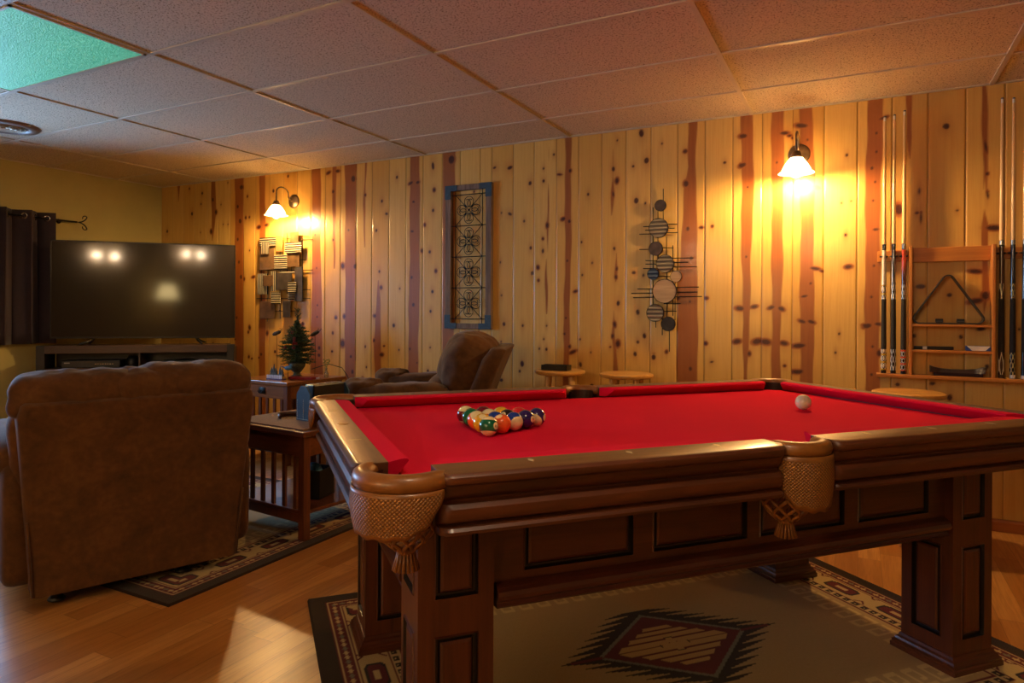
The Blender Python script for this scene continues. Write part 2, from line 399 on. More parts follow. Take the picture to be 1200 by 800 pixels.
kn(630, 140, 5, [(97, 205, 5), (128, 322, 18, .35), (190, 300, 11), (150, 582, 18, .7), (186, 596, 11), (296, 438, 10), (258, 718, 8), (467, 122, 7), (444, 290, 13, 1.5), (465, 358, 14, 1.5), (443, 437, 6, 3), (449, 755, 11), (608, 80, 20, 1.6),
    (638, 240, 20), (560, 274, 12, .8), (578, 475, 19), (631, 490, 9), (729, 141, 8), (865, 186, 15, .9), (870, 376, 20), (1095, 252, 12, .9), (880, 640, 14), (960, 632, 16, .6), (1023, 624, 10), (1190, 270, 14)])
kn(630, 290, 5, [(174, 77, 8), (320, 90, 8), (262, 161, 8), (222, 256, 16, .6), (166, 412, 7), (158, 505, 8), (205, 612, 30, .25), (249, 537, 8), (312, 614, 6), (450, 8, 9), (463, 125, 8, 2), (459, 172, 10, 1.6), (472, 326, 14, 1.5), (451, 450, 12, 1.8),
    (440, 518, 10, 1.8), (470, 563, 16, 1.6), (563, 147, 17, .8), (620, 162, 9, 1.6), (587, 378, 15, 1.5), (626, 517, 15, 1.5), (571, 623, 14, 1.4), (755, 610, 11), (900, 62, 13), (892, 316, 8), (989, 296, 15, .8), (985, 561, 14, 1),
    (1168, 549, 22, .8), (827, 297, 12)])
kn(850, 120, 5.714, [(115, 420, 34, .6), (120, 225, 36, .6), (395, 205, 40, .4), (430, 222, 20, .6), (510, 155, 58, .35), (0, 402, 9), (150, 567, 10), (345, 402, 9), (550, 250, 9), (813, 352, 14), (600, 565, 38, .4), (778, 673, 10), (842, 660, 12, .7),
    (1012, 205, 8), (1012, 330, 8), (982, 440, 14), (1003, 532, 9), (990, 657, 8), (1060, 103, 40, .35), (1165, 720, 34, 1.4), (450, 237, 7)])
kn(850, 250, 4, [(98, 203, 6), (68, 445, 26, .55), (135, 437, 22, .5), (215, 441, 22, .5), (262, 447, 22, .6), (55, 600, 24, .6), (148, 600, 30, .6), (190, 602, 30, .6), (275, 608, 24, .6), (564, 101, 11), (577, 250, 24, .6), (420, 258, 32, .35),
    (452, 270, 14, .5), (370, 388, 22, .4), (360, 506, 24, .5), (403, 508, 24, .5), (345, 620, 42, .35), (335, 742, 40, .35), (534, 564, 8), (705, 75, 20, .5), (697, 245, 7), (685, 391, 7), (690, 624, 8), (665, 527, 28, .6), (715, 518, 20, .6),
    (685, 755, 9), (400, 328, 7)])
kn(1000, 100, 4.445, [(483, 213, 26, 1.0), (541, 651, 12, .8), (332, 665, 12, .8), (237, 645, 26, 1.7), (697, 460, 12), (735, 742, 60, .28), (700, 570, 10, 3.4), (352, 690, 5, 5), (344, 550, 5, 3), (690, 320, 6, 5)])
kn(1000, 270, 3.81, [(300, 250, 32, .55), (429, 288, 17, .9), (60, 425, 26, .5), (110, 418, 18, .6), (545, 183, 40, .3), (590, 290, 22, 1.4), (545, 315, 46, .25), (480, 475, 13), (570, 440, 30, .5), (272, 470, 12), (741, 441, 9), (353, 683, 18, .7), (597, 607, 14)])
def build_pine():
    xs = []
    for a, b in zip(seams[:-1], seams[1:]):
        fine = .0056 if a < .85 else .025
        n = max(3, int((b - a - .008) / fine))
        xs += [a] + list(np.linspace(a + .004, b - .004, n))
    xs.append(seams[-1]); xs = np.array(xs)
    zs = np.linspace(0, HC + .01, 430)
    sm = np.array(seams); pidx = np.clip(np.searchsorted(sm, xs, side='right') - 1, 0, len(sm) - 2)
    rnd = np.random.RandomState(3).rand(len(sm)); pid = np.tile(rnd[pidx], (len(zs), 1))
    dpt = np.min(np.abs(xs[:, None] - sm[None, :]), 1); dep = np.where(dpt < 1e-4, .006, 0.)
    X, Z = np.meshgrid(xs, zs)
    heart = np.zeros_like(X); knot = np.zeros_like(X); halo = np.zeros_like(X)
    rs = np.random.RandomState(5)
    for st in HE:
        c = [(W(p - h, y), W(p + h, y), W(p, y)[1]) for p, h, y in st]
        z = np.array([q[2] for q in c])[::-1]; l = np.array([q[0][0] for q in c])[::-1]; r = np.array([q[1][0] for q in c])[::-1]
        ll = np.interp(zs, z, l); rr = np.interp(zs, z, r)
        ph = rs.rand(4) * 6
        wob = .003 * np.sin(zs * 9 + ph[0]) + .002 * np.sin(zs * 23 + ph[1]); wob2 = .003 * np.sin(zs * 8 + ph[2]) + .002 * np.sin(zs * 19 + ph[3])
        ll = ll + wob; rr = rr + wob2
        zlo, zhi = z.min(), z.max()
        if st[0][2] <= 240: zhi = 9
        if st[-1][2] >= 405: zlo = -1
        m = np.clip((X - ll[:, None]) / .006 + .5, 0, 1) * np.clip((rr[:, None] - X) / .006 + .5, 0, 1) * ((Z > zlo) & (Z < zhi))
        m = m * (rr > ll + .001)[:, None]; heart = np.maximum(heart, m)
    # planks beyond the camera's right edge and below the table's height
    xr = [(W(p, y)[0], W(p, y)[1]) for p, y, _, _ in KN]
    K = []
    for (p, y, h, a) in KN:
        x, z = W(p, y); x2, _ = W(p + h, y); K.append((x, z, max(.006, abs(x2 - x) * 1.05), a))
    for a, b in zip(seams[:-1], seams[1:]):
        zz = -.1
        while zz < (.75 if a < .8 else HC):
            zz += rs.uniform(.1, .32); w = b - a
            K.append((rs.uniform(a + .02, b - .02), zz, rs.uniform(.006, .016), rs.uniform(.5, 1.6)))
    for (x, z, r, a) in K:
        rx, rz = r, r * a
        if a < 1: rz = r * max(a, .36)
        th = rs.uniform(-.45, .45) if a < .75 else rs.uniform(-.15, .15); ct, st_ = math.cos(th), math.sin(th)
        m = (np.abs(xs - x) < r * 5 + .03); zi = (np.abs(zs - z) < rz * 6 + .09)
        if not m.any() or not zi.any(): continue
        ix = np.where(m)[0]; iz = np.where(zi)[0]; sub = np.ix_(iz, ix)
        # stay within the plank
        pl = np.clip(np.searchsorted(sm, x, side='right') - 1, 0, len(sm) - 2)
        ins = ((xs[ix] >= sm[pl] - .001) & (xs[ix] <= sm[pl + 1] + .001))[None, :]
        DX, DZ = X[sub] - x, Z[sub] - z
        D = np.sqrt(((DX * ct + DZ * st_) / rx) ** 2 + ((-DX * st_ + DZ * ct) / rz) ** 2) + .10 * np.sin(DX * 600 + x * 90) * np.sin(DZ * 500 + z * 70)
        soft_ = .0028 / max(min(rx, rz), .004)
        kv = np.clip((1 + soft_ - D) / (2 * soft_), 0, 1) * ins
        knot[sub] = np.maximum(knot[sub], kv)
        D2 = np.sqrt(((X[sub] - x) / (rx * 2.6)) ** 2 + ((Z[sub] - z) / (rz * 3 + .02)) ** 2)
        halo[sub] = np.maximum(halo[sub], np.exp(-D2 ** 2 * 1.4) * .8 * ins)
        # heartwood hugs the knots
        if heart[sub].any():
            band = (heart[sub].max(1) > .5)[:, None]
            heart[sub] = np.maximum(heart[sub], np.clip((1.9 - D) / .5, 0, 1) * band * ins)
    seamd = np.tile(np.exp(-(dpt / .0018) ** 2), (len(zs), 1)); knot = np.maximum(knot, seamd * .55)
    def fn(X, Z): return np.stack([X, YW + np.tile(dep, (X.shape[0], 1)), Z], -1)
    o = grid_mesh('wall_pine', xs, zs, fn, M['pine'], attrs={'pid': pid, 'heart': heart, 'knot': knot, 'halo': halo})
    o['kind'] = 'structure'; return o
build_pine()
def struct(name, bm, m, **k): o = obj(name, bm, m, **k); o['kind'] = 'structure'; return o
struct('floor', box(XL - .1, XR + .1, YB - .1, YW + .1, -.1, 0), M['floor'])
# backing behind the pine boards and solid walls
struct('wall_back', box(XL - .1, XR + .1, YW + .02, YW + .12, 0, HC + .1), M['wallpaint2'])
struct('wall_right', box(XR, XR + .1, YB, YW, 0, HC + .1), M['wallpaint2'])
struct('wall_front', box(XL - .1, XR + .1, YB - .1, YB, 0, HC + .1), M['wallpaint2'])
WY0, WY1, WZ0, WZ1 = 1.0, 2.9, .95, 1.88
bm = BM()
add_box(bm, XL - .12, XL, YB, YW + .02, 0, WZ0); add_box(bm, XL - .12, XL, YB, YW + .02, WZ1, HC + .1)
add_box(bm, XL - .12, XL, YB, WY0, WZ0, WZ1); add_box(bm, XL - .12, XL, WY1, YW + .02, WZ0, WZ1)
struct('wall_left', bm, M['wallpaint'])
# window in the left wall
w1 = empty('window_1', (XL - .06, (WY0 + WY1) / 2, WZ0)); w1['kind'] = 'structure'
bm = BM(); hw = (WY1 - WY0) / 2; hh = WZ1 - WZ0
for (a, b, c, d) in ((-hw, hw, 0, .05), (-hw, hw, hh - .05, hh), (-hw, -hw + .05, 0, hh), (hw - .05, hw, 0, hh), (-.03, .03, 0, hh), (-hw / 2 - .02, -hw / 2 + .02, 0, hh), (hw / 2 - .02, hw / 2 + .02, 0, hh)):
    add_box(bm, -.03, .03, a, b, c, d, .004, 1)
obj('window_frame', bm, M['white'], w1)
def glass_mat():
    s = NT('window_glass'); tr = s.n('ShaderNodeBsdfTransparent'); gl = s.n('ShaderNodeBsdfGlossy'); gl.inputs['Roughness'].default_value = .02
    fr = s.n('ShaderNodeFresnel'); fr.inputs[0].default_value = 1.45; mx = s.n('ShaderNodeMixShader')
    s.L.new(fr.outputs[0], mx.inputs[0]); s.L.new(tr.outputs[0], mx.inputs[1]); s.L.new(gl.outputs[0], mx.inputs[2]); s.L.new(mx.outputs[0], s.out.inputs[0]); return s.m
obj('window_pane', box(-.004, .004, -hw + .03, hw - .03, .03, hh - .03), glass_mat(), w1)
obj('window_sill', box(-.02, .11, -hw - .03, hw + .03, -.03, 0, .006), M['white'], w1)
# baseboards
bm = BM(); prof = [(0, 0), (-.014, 0), (-.014, .05), (-.008, .062), (0, .064)]
add_loft(bm, [[Vector((x, YW + o, z)) for o, z in prof] for x in (XL, XR)])
struct('baseboard_pine', bm, M['basewood'])
bm = BM(); add_loft(bm, [[Vector((XL - o, y, z)) for o, z in prof] for y in (YB, YW - .014)])
struct('baseboard_left', bm, M['basewood'])
# ceiling: tiles, suspended grid
X0, Y0, TX, TY = -1.8155, 2.6616, 1.219, .6096
gx = [X0 + TX * i for i in range(-3, 5) if XL < X0 + TX * i < XR]; gy = [Y0 + TY * j for j in range(-9, 3) if YB < Y0 + TY * j < YW]
struct('ceiling', box(XL - .1, XR + .1, YB - .1, YW + .1, HC, HC + .1), M['ceil'])
bm = BM()
for x in gx: add_box(bm, x - .012, x + .012, YB, YW, HC - .007, HC + .001, .001, 1)
for y in gy: add_box(bm, XL, XR, y - .012, y + .012, HC - .0065, HC + .001, .001, 1)
add_box(bm, XL, XR, YW - .02, YW, HC - .006, HC); add_box(bm, XL, XL + .02, YB, YW, HC - .006, HC)
struct('trim_1', bm, M['grid'])
# fluorescent panel
lx0, lx1, ly0, ly1 = X0 - 2 * TX, X0 - TX, Y0 - 2 * TY, Y0 - TY
cl = empty('ceiling_light', ((lx0 + lx1) / 2, (ly0 + ly1) / 2, HC), 0, 'green-tinted fluorescent panel with a prismatic lens set in the ceiling grid', 'ceiling light')
bm = BM(); a, b = TX / 2 - .012, TY / 2 - .012
for (x0, x1, y0, y1) in ((-a, a, -b, -b + .012), (-a, a, b - .012, b), (-a, -a + .012, -b, b), (a - .012, a, -b, b)): add_box(bm, x0, x1, y0, y1, -.012, -.001)
obj('frame', bm, M['grid'], cl)
def diff_mat():
    s = NT('prismatic_diffuser'); v = s.n('ShaderNodeTexVoronoi', feature='F1'); s.L.new(s.coord((1, 1, 0)), v.inputs['Vector']); v.inputs['Scale'].default_value = 150
    f = v.outputs['Distance']; c = s.ramp(f, [(.05, srgb('#8fe0be')), (.5, srgb('#2f7f62'))])
    c2 = s.mix(s.noise(s.coord((1, 3, 1)), 1.2, 1), c, s.mix(1, c, (.55, .62, .60, 1), 'MULTIPLY'))
    s.set(col=srgb('#4d9478'), emc=c2, em=.34, rough=.5); s.bump(f, .5, .003); return s.m
obj('diffuser', box(-a + .01, a - .01, -b + .01, b - .01, -.009, -.004), diff_mat(), cl)
# round vent
vt = empty('ceiling_vent', (-5.12, 2.43, HC), 0, 'round ceiling vent with a brown outer ring and slotted grille near the curtain', 'vent')
bm = BM(); add_lathe(bm, [(.125, -.006), (.150, -.020), (.185, -.014), (.200, -.001), (.12, -.001), (.125, -.006)], 48, caps=False); obj('outer_ring', bm, plain('vent_ring_paint', '#6f4f3a', .4), vt, True)
bm = BM(); add_lathe(bm, [(.001, -.003), (.125, -.003)], 48, caps=False); obj('duct', bm, M['black'], vt)
bm = BM()
for r in (.03, .055, .08, .105): add_lathe(bm, [(r, -.012), (r + .008, -.016), (r + .006, -.006), (r, -.012)], 40, caps=False)
for k in range(6):
    a_ = k * PI / 3; add_tube(bm, [(0, 0, -.012), (.128 * math.cos(a_), .128 * math.sin(a_), -.012)], .003, 6)
obj('grille', bm, plain('vent_grille_metal', '#b9a58a', .35, .5), vt, True)

# ------------------------------------------------------------------ rugs
def rug_colors(U, V, Lh, Wh, medallion=True):
    C = {k: np.array(srgb(h)) for k, h in dict(dk='#2a1b15', cr='#b8a072', mr='#5c1420', gy='#6d6a5c', be='#b59d6c', fl='#a58c60', kd='#8a7448', bk='#1f1416', ol='#9c8252', tn='#b8945a').items()}
    e1 = Lh - np.abs(U); e2 = Wh - np.abs(V); E = np.minimum(e1, e2); S = np.where(e1 < e2, V, U)
    out = np.zeros(U.shape + (4,)); out[:] = C['fl']
    def put(m, c): out[m] = C[c]
    # key pattern on the field
    kk = (E > .285) & (E < .40)
    t = (S / .075) % 1; h = (E - .285) / .115
    ln = kk & (((np.abs(t - .15) < .06) & (h > .1) & (h < .9)) | ((np.abs(h - .85) < .07) & (t > .15) & (t < .75)) | ((np.abs(t - .72) < .06) & (h > .35) & (h < .85)) | ((np.abs(h - .38) < .07) & (t > .4) & (t < .72)) | ((np.abs(h - .12) < .07) & (t < .9) & (t > .1)))
    put(ln, 'kd'); put(kk & ~ln, 'fl')
    out[kk & ln] = C['be'] * 1.18
    put(E < .270, 'bk'); put(E < .266, 'mr'); put(E < .260, 'cr')
    t = (S / .042) % 1; m = (E > .226) & (E < .256)
    put(m, 'cr'); put(m & (t < .62) & (E > .230) & (E < .252), 'bk'); put(m & (t > .2) & (t < .4) & (E > .238) & (E < .244), 'cr')
    put(E < .226, 'mr'); put(E < .221, 'be')
    # hexagons
    P = .2565; t = ((S - .145) / P + .5) % 1 - .5; x = np.abs(t * P); y = np.abs(E - .168)
    m = E < .221
    hx = (x < .072) & (y < .034) & (x / .072 * .6 + y / .034 * .55 < .98)
    put(m & hx, 'bk'); hx2 = (x < .062) & (y < .027) & (x / .062 * .6 + y / .027 * .5 < .92); put(m & hx2, 'mr')
    put(m & (x < .026) & (y < .010), 'cr')
    ln = m & (y < .0015) & ~hx; put(ln, 'gy')
    t2 = np.abs(((S - .145) / P) % 1 - .5) * P
    for sgn in (1, -1):
        yy = (E - .168) * sgn
        tri = m & (yy > .026) & (yy < .048) & (t2 < (yy - .020) * .9); put(tri, 'mr'); put(tri & (yy > .036) & (t2 < (yy - .03) * .8), 'cr')
    # outer ribbon
    put(E < .124, 'mr'); put(E < .119, 'cr'); put(E < .113, 'mr')
    t = (S / .030); ti = np.floor(t).astype(int); tf = np.abs(t - ti - .5) * .030; y = np.abs(E - .092)
    cross = ((tf < .0032) & (y < .012)) | ((y < .0036) & (tf < .0115)); m = (E > .075) & (E < .11)
    put(m & cross & (ti % 3 != 2), 'cr'); put(m & cross & (ti % 3 == 2), 'gy')
    put(E < .072, 'cr'); put(E < .066, 'mr'); put(E < .062, 'dk')
    if medallion:
        u, v = U - .035, V + .01
        R = np.abs(u) / .283 + np.abs(v) / .217
        # serrated dark border, teeth pointing along u
        R2 = np.abs(u) / .385 + np.abs(v) / .285
        tooth = (np.abs(v) / .040) % 1
        ext = np.abs(u) - (1 - np.abs(v) / .275) * .335
        ser = (np.abs(v) < .262) & (ext < .115 * (1 - tooth) - .015)
        put(ser, 'bk'); put(R < 1.06, 'gy'); put(R < .985, 'mr')
        tip = (np.abs(v) < .006) & (np.abs(u) < .40) & (R > 1.0); put(tip, 'mr')
        for vc, hl, hwid in ((0.018, .205, .0135), (-.018, .205, .0135), (.054, .15, .012), (-.054, .15, .012), (.088, .10, .012), (-.088, .10, .012), (.120, .055, .010), (-.120, .055, .010)):
            for sg in (1, -1):
                uu = u * sg + (v - vc) * .9 * (1 if vc > 0 else -1)
                mm = (np.abs(v - vc) < hwid) & (uu > .012 if abs(vc) < .03 else uu > -.001 - abs(vc) * .2) & (np.abs(uu) < hl)
                put(mm, 'tn')
        cr = ((np.abs(u) < .05) & (np.abs(v) < .010)) | ((np.abs(v) < .045) & (np.abs(u) < .012)); put(cr, 'tn')
        put((np.abs(np.abs(u) - .055) < .004) & (np.abs(v) < .01), 'bk'); put((np.abs(np.abs(v) - .046) < .003) & (np.abs(u) < .016), 'bk')
    return out
def rug(name, loc, rz, Lh, Wh, step, label, med):
    xs = np.arange(-Lh, Lh + 1e-6, 2 * Lh / round(2 * Lh / step)); ys = np.arange(-Wh, Wh + 1e-6, 2 * Wh / round(2 * Wh / step))
    X, Y = np.meshgrid(xs, ys); c = rug_colors(X, Y, Lh, Wh, med)
    def fn(X, Y):
        e = np.minimum(Lh - np.abs(X), Wh - np.abs(Y)); z = np.where(e < 1e-6, 0.0, .0085 + .0006 * np.sin(X * 700) * np.sin(Y * 640))
        return np.stack([X, Y, z], -1)
    o = grid_mesh(name, xs, ys, fn, M['rug'], attrs={'Col': c}, smooth=True)
    o.location = loc; o.rotation_euler = (0, 0, rz); tag(o, label, 'rug', 'southwestern patterned area rugs'); return o
TC = Vector((-.605, 2.2832, 0)); TH = .8425
RB = TC + Matrix.Rotation(TH, 3, 'Z') @ Vector((.02, 0, 0))
rug('area_rug', (RB.x, RB.y, 0), TH, 1.13, .80, .005, 'patterned wool rug with a jagged dark diamond lying under the pool table', True)
rug('area_rug', (-3.49, 2.49, 0), 0, 1.12, .80, .005, 'patterned wool rug with dark edge under the recliner and slatted end table', True)

# ------------------------------------------------------------------ pool table
PT = empty('pool_table', (TC.x, TC.y, 0.0092), TH, 'mahogany pool table with bright red cloth and tan leather pockets', 'pool table')
ZB, ZR = .7825, .8195      # bed, rail top above the rug
def pt(name, bm, mats, parent=PT, **k): return obj(name, bm, mats, parent, **k)
A, B, LW = .958, .480, .182
for sx in (-1, 1):
    for sy in (-1, 1):
        x0, x1 = (-A, -A + LW) if sx < 0 else (A - LW, A); y0, y1 = (-B, -B + LW) if sy < 0 else (B - LW, B)
        bm = BM(); H = .67
        pan = [(.038, .097, LW - .038, .397), (.038, .482, LW - .038, .650)]
        z0 = .035
        pn = [(a, b - z0, c, d - z0) for a, b, c, d in pan]
        for P in (rot_m((x0, y0, z0), 0), rot_m((x1, y0, z0), PI / 2), rot_m((x1, y1, z0), PI), rot_m((x0, y1, z0), -PI / 2)):
            add_panel_face(bm, P, LW, H - z0, pn)
        bmesh.ops.remove_doubles(bm, verts=bm.verts, dist=1e-5)
        leg = pt('leg', bm, [M['mahog_z'], M['groove']], recalc=False)
        bm = BM(); cx, cy = (x0 + x1) / 2, (y0 + y1) / 2; h = LW / 2
        secs = []
        for (o, z) in ((.024, 0), (.024, .014), (.020, .018), (.021, .024), (.015, .029), (.012, .036), (.006, .041), (.0035, .050), (-.002, .052)):
            q = h + o; secs.append([Vector((cx - q, cy - q, z)), Vector((cx + q, cy - q, z)), Vector((cx + q, cy + q, z)), Vector((cx - q, cy + q, z))])
        add_loft(bm, secs); pt('leg_base', bm, M['mahog_u'], leg)
# aprons (long and short)
def apron(P, w, panels, mat):
    bm = BM(); add_panel_face(bm, P @ Matrix.Translation((0, 0, .49)), w, .215, panels)
    q = P @ Matrix.Translation((0, .02, 0))
    add_loft(bm, [[q @ Vector((x, y, z)) for y, z in ((0, .44), (.0, .69), (.012, .69), (.012, .44))] for x in (0, w)])
    prof = [(-.001, .492), (-.010, .490), (-.022, .486), (-.030, .478), (-.033, .468), (-.030, .459), (-.022, .452), (-.018, .4495), (-.020, .446), (-.024, .441), (-.020, .436), (-.008, .434), (.03, .434), (.03, .49)]
    add_loft(bm, [[P @ Vector((x, y, z)) for y, z in prof] for x in (.012, w - .012)])
    pt('apron', bm, [mat, M['groove']], recalc=False)
    return
for s, P in ((1, rot_m((-.776, -.452, 0), 0)), (-1, rot_m((.776, .452, 0), PI))):
    ps = [(-.69 + .776, .02, -.38 + .776, .185), (-.322 + .776, .02, -.013 + .776, .185), (.03 + .776, .02, .347 + .776, .185), (.40 + .776, .02, .70 + .776, .185)]
    if s < 0: ps = [(1.552 - c, b, 1.552 - a_, d) for a_, b, c, d in ps]
    apron(P, 1.552, ps, M['mahog_u'])
for P in (rot_m((.93, -.298, 0), PI / 2), rot_m((-.93, .298, 0), -PI / 2)): apron(P, .596, [(.06, .02, .28, .185), (.316, .02, .536, .185)], M['mahog_v'])
for b_ in ('x',):
    bm = box(-.90, .90, -.44, .44, .455, .470); pt('under_panel', bm, M['mahog_u'])
# rails
def prof_rail(O, inner):
    return [(inner, ZR), (O - .016, ZR), (O - .007, ZR - .003), (O - .001, ZR - .009), (O, ZR - .016), (O - .003, ZR - .023), (O - .010, ZR - .027), (O - .013, ZR - .030), (O - .015, ZR - .040), (O - .021, ZR - .052), (O - .032, ZR - .060), (O - .030, ZR - .063),
            (O - .020, ZR - .067), (O - .013, ZR - .076), (O - .012, ZR - .090), (O - .018, ZR - .103), (O - .030, ZR - .110), (O - .027, ZR - .112), (O - .014, ZR - .114), (O - .008, ZR - .120), (O - .010, ZR - .127), (O - .022, ZR - .131), (O - .13, ZR - .131), (inner, ZR - .06)]
def rail(axis, sgn, a, b, O, inner, ra=True, rb=True):
    """axis 0: runs along u with outward v*sgn; axis 1: runs along v with outward u*sgn"""
    bm = BM(); secs = []; pr = prof_rail(O, inner); r = .028
    ts = []
    for k in range(5): th = k / 4 * PI / 2; ts.append((a + r * (1 - math.cos(th)) * (1 if ra else 0), r * (1 - math.sin(th)) if ra else 0))
    for k in range(4, -1, -1): th = k / 4 * PI / 2; ts.append((b - r * (1 - math.cos(th)) * (1 if rb else 0), r * (1 - math.sin(th)) if rb else 0))
    seen = []
    for t, ins in ts:
        sec = []
        for o, z in pr:
            oo = min(o, O - ins + (o - O) * .9) if o > inner + .02 else o
            oo = max(oo, inner)
            sec.append(Vector((t, sgn * oo, z)) if axis == 0 else Vector((sgn * oo, t, z)))
        if seen and (sec[0] - seen[-1][0]).length < 1e-5 and (sec[4] - seen[-1][4]).length < 1e-5: continue
        seen.append(sec)
    add_loft(bm, seen)
    # top cap of the rail a little lighter
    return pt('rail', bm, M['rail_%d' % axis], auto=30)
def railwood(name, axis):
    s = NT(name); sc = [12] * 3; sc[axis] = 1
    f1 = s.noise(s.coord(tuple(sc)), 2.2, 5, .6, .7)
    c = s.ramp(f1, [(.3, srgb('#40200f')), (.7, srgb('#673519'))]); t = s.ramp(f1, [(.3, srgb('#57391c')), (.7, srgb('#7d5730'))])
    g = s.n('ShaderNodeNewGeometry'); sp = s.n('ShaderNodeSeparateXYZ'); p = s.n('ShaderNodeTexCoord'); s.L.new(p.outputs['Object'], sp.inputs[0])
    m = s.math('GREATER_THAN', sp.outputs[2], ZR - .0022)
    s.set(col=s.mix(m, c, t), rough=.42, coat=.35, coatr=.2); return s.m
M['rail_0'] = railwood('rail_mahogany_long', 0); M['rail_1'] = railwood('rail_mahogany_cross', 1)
OU, OV, CU, CV, NU, NV = 1.113, .686, 1.037, .590, .985, .528
def cushion(axis, sgn, a, b, nose, back):
    prof = [(back, ZR - .001), (nose + .022, ZR + .0005), (nose + .004, ZR - .0015), (nose, ZR - .007), (nose + .004, ZR - .011), (nose + .034, ZR - .037), (back, ZR - .037)]
    ml = abs(back - nose) * .75; bm = BM(); secs = []
    for t, sg in ((a, 1), (b, -1)):
        s_ = []
        for o, z in prof:
            k = (back - o) / (back - nose); tt = t + sg * ml * k * .8
            s_.append(Vector((tt, sgn * o, z)) if axis == 0 else Vector((sgn * o, tt, z)))
        secs.append(s_)
    add_loft(bm, secs); return pt('cushion', bm, M['cloth'], auto=35)
def sight(parent, u, v, ang):
    bm = BM(); a, b, z = .016, .0062, ZR + .0006
    vs = [bm.verts.new(rot_m((u, v, 0), ang) @ Vector(p)) for p in ((a, 0, z), (0, b, z), (-a, 0, z), (0, -b, z))]
    bm.faces.new(vs); r = bmesh.ops.extrude_face_region(bm, geom=bm.faces[:]); 
    for q in r['geom']:
        if isinstance(q, bmesh.types.BMVert): q.co.z -= .002
    return pt('sight', bm, M['pearl'], parent)
SP = .2467
for sg in (-1, 1):
    for (a, b, us) in ((-.957, -.078, (-3, -2, -1)), (.078, .957, (1, 2, 3))):
        r = rail(0, sg, a, b, OV, CV)
        for k in us: sight(r, k * SP, sg * .617, PI / 2)
        cushion(0, sg, a + (.0), b, NV, CV + .001)
    r = rail(1, sg, -.535, .535, OU, CU)
    for k in (-1, 0, 1):
        if not (sg < 0 and k == 0): sight(r, sg * 1.070, k * .2595, 0)
    cushion(1, sg, -.535, .535, NU, CU + .001)
    if sg < 0:
        bm = BM(); add_lathe(bm, [(.0205, -.001), (.0205, .0006), (.0185, .0012), (.016, .0004), (.013, .0010), (.004, .0012), (.0, .0012)], 32, M=Matrix.Translation((-1.070, 0, ZR)) @ Matrix.Diagonal((.8, 1.3, 1, 1)))
        pt('maker_badge', bm, M['brass'], r, smooth=True)
# cloth bed
def arc(cx, cy, r, a0, a1, n=10): return [(cx + r * math.cos(a0 + (a1 - a0) * k / n), cy + r * math.sin(a0 + (a1 - a0) * k / n)) for k in range(n + 1)]
pcx, pcy, pr_ = 1.008, .578, .066
q1 = []
dx = math.acos((1.03 - pcx) / pr_ if abs((1.03 - pcx) / pr_) < 1 else 1)
e_u, e_v = 1.0, .548
av = math.atan2(-math.sqrt(pr_ ** 2 - (e_u - pcx) ** 2), e_u - pcx); au = math.atan2(e_v - pcy, -math.sqrt(pr_ ** 2 - (e_v - pcy) ** 2))
if au > 0: au -= 2 * PI
cor = arc(pcx, pcy, pr_, av, au, 10)            # from the u-edge to the v-edge
sc_, sr_ = .612, .072; hs = math.sqrt(sr_ ** 2 - (sc_ - e_v) ** 2)
s0 = math.atan2(e_v - sc_, hs); s1 = math.atan2(e_v - sc_, -hs)
sid = arc(0, sc_, sr_, s0, s1, 8)
poly = []
poly += cor; poly += sid
poly += [(-u, v) for u, v in cor[::-1]]
poly += [(-u, -v) for u, v in cor]; poly += [(-u, -v) for u, v in sid]; poly += [(u, -v) for u, v in cor[::-1]]
bm = BM(); f = bm.faces.new([bm.verts.new((u, v, ZB)) for u, v in poly])
r = bmesh.ops.extrude_face_region(bm, geom=[f])
for q in r['geom']:
    if isinstance(q, bmesh.types.BMVert): q.co.z = ZB - .03
bmesh.ops.triangulate(bm, faces=bm.faces)
pt('playing_surface', bm, M['cloth'])
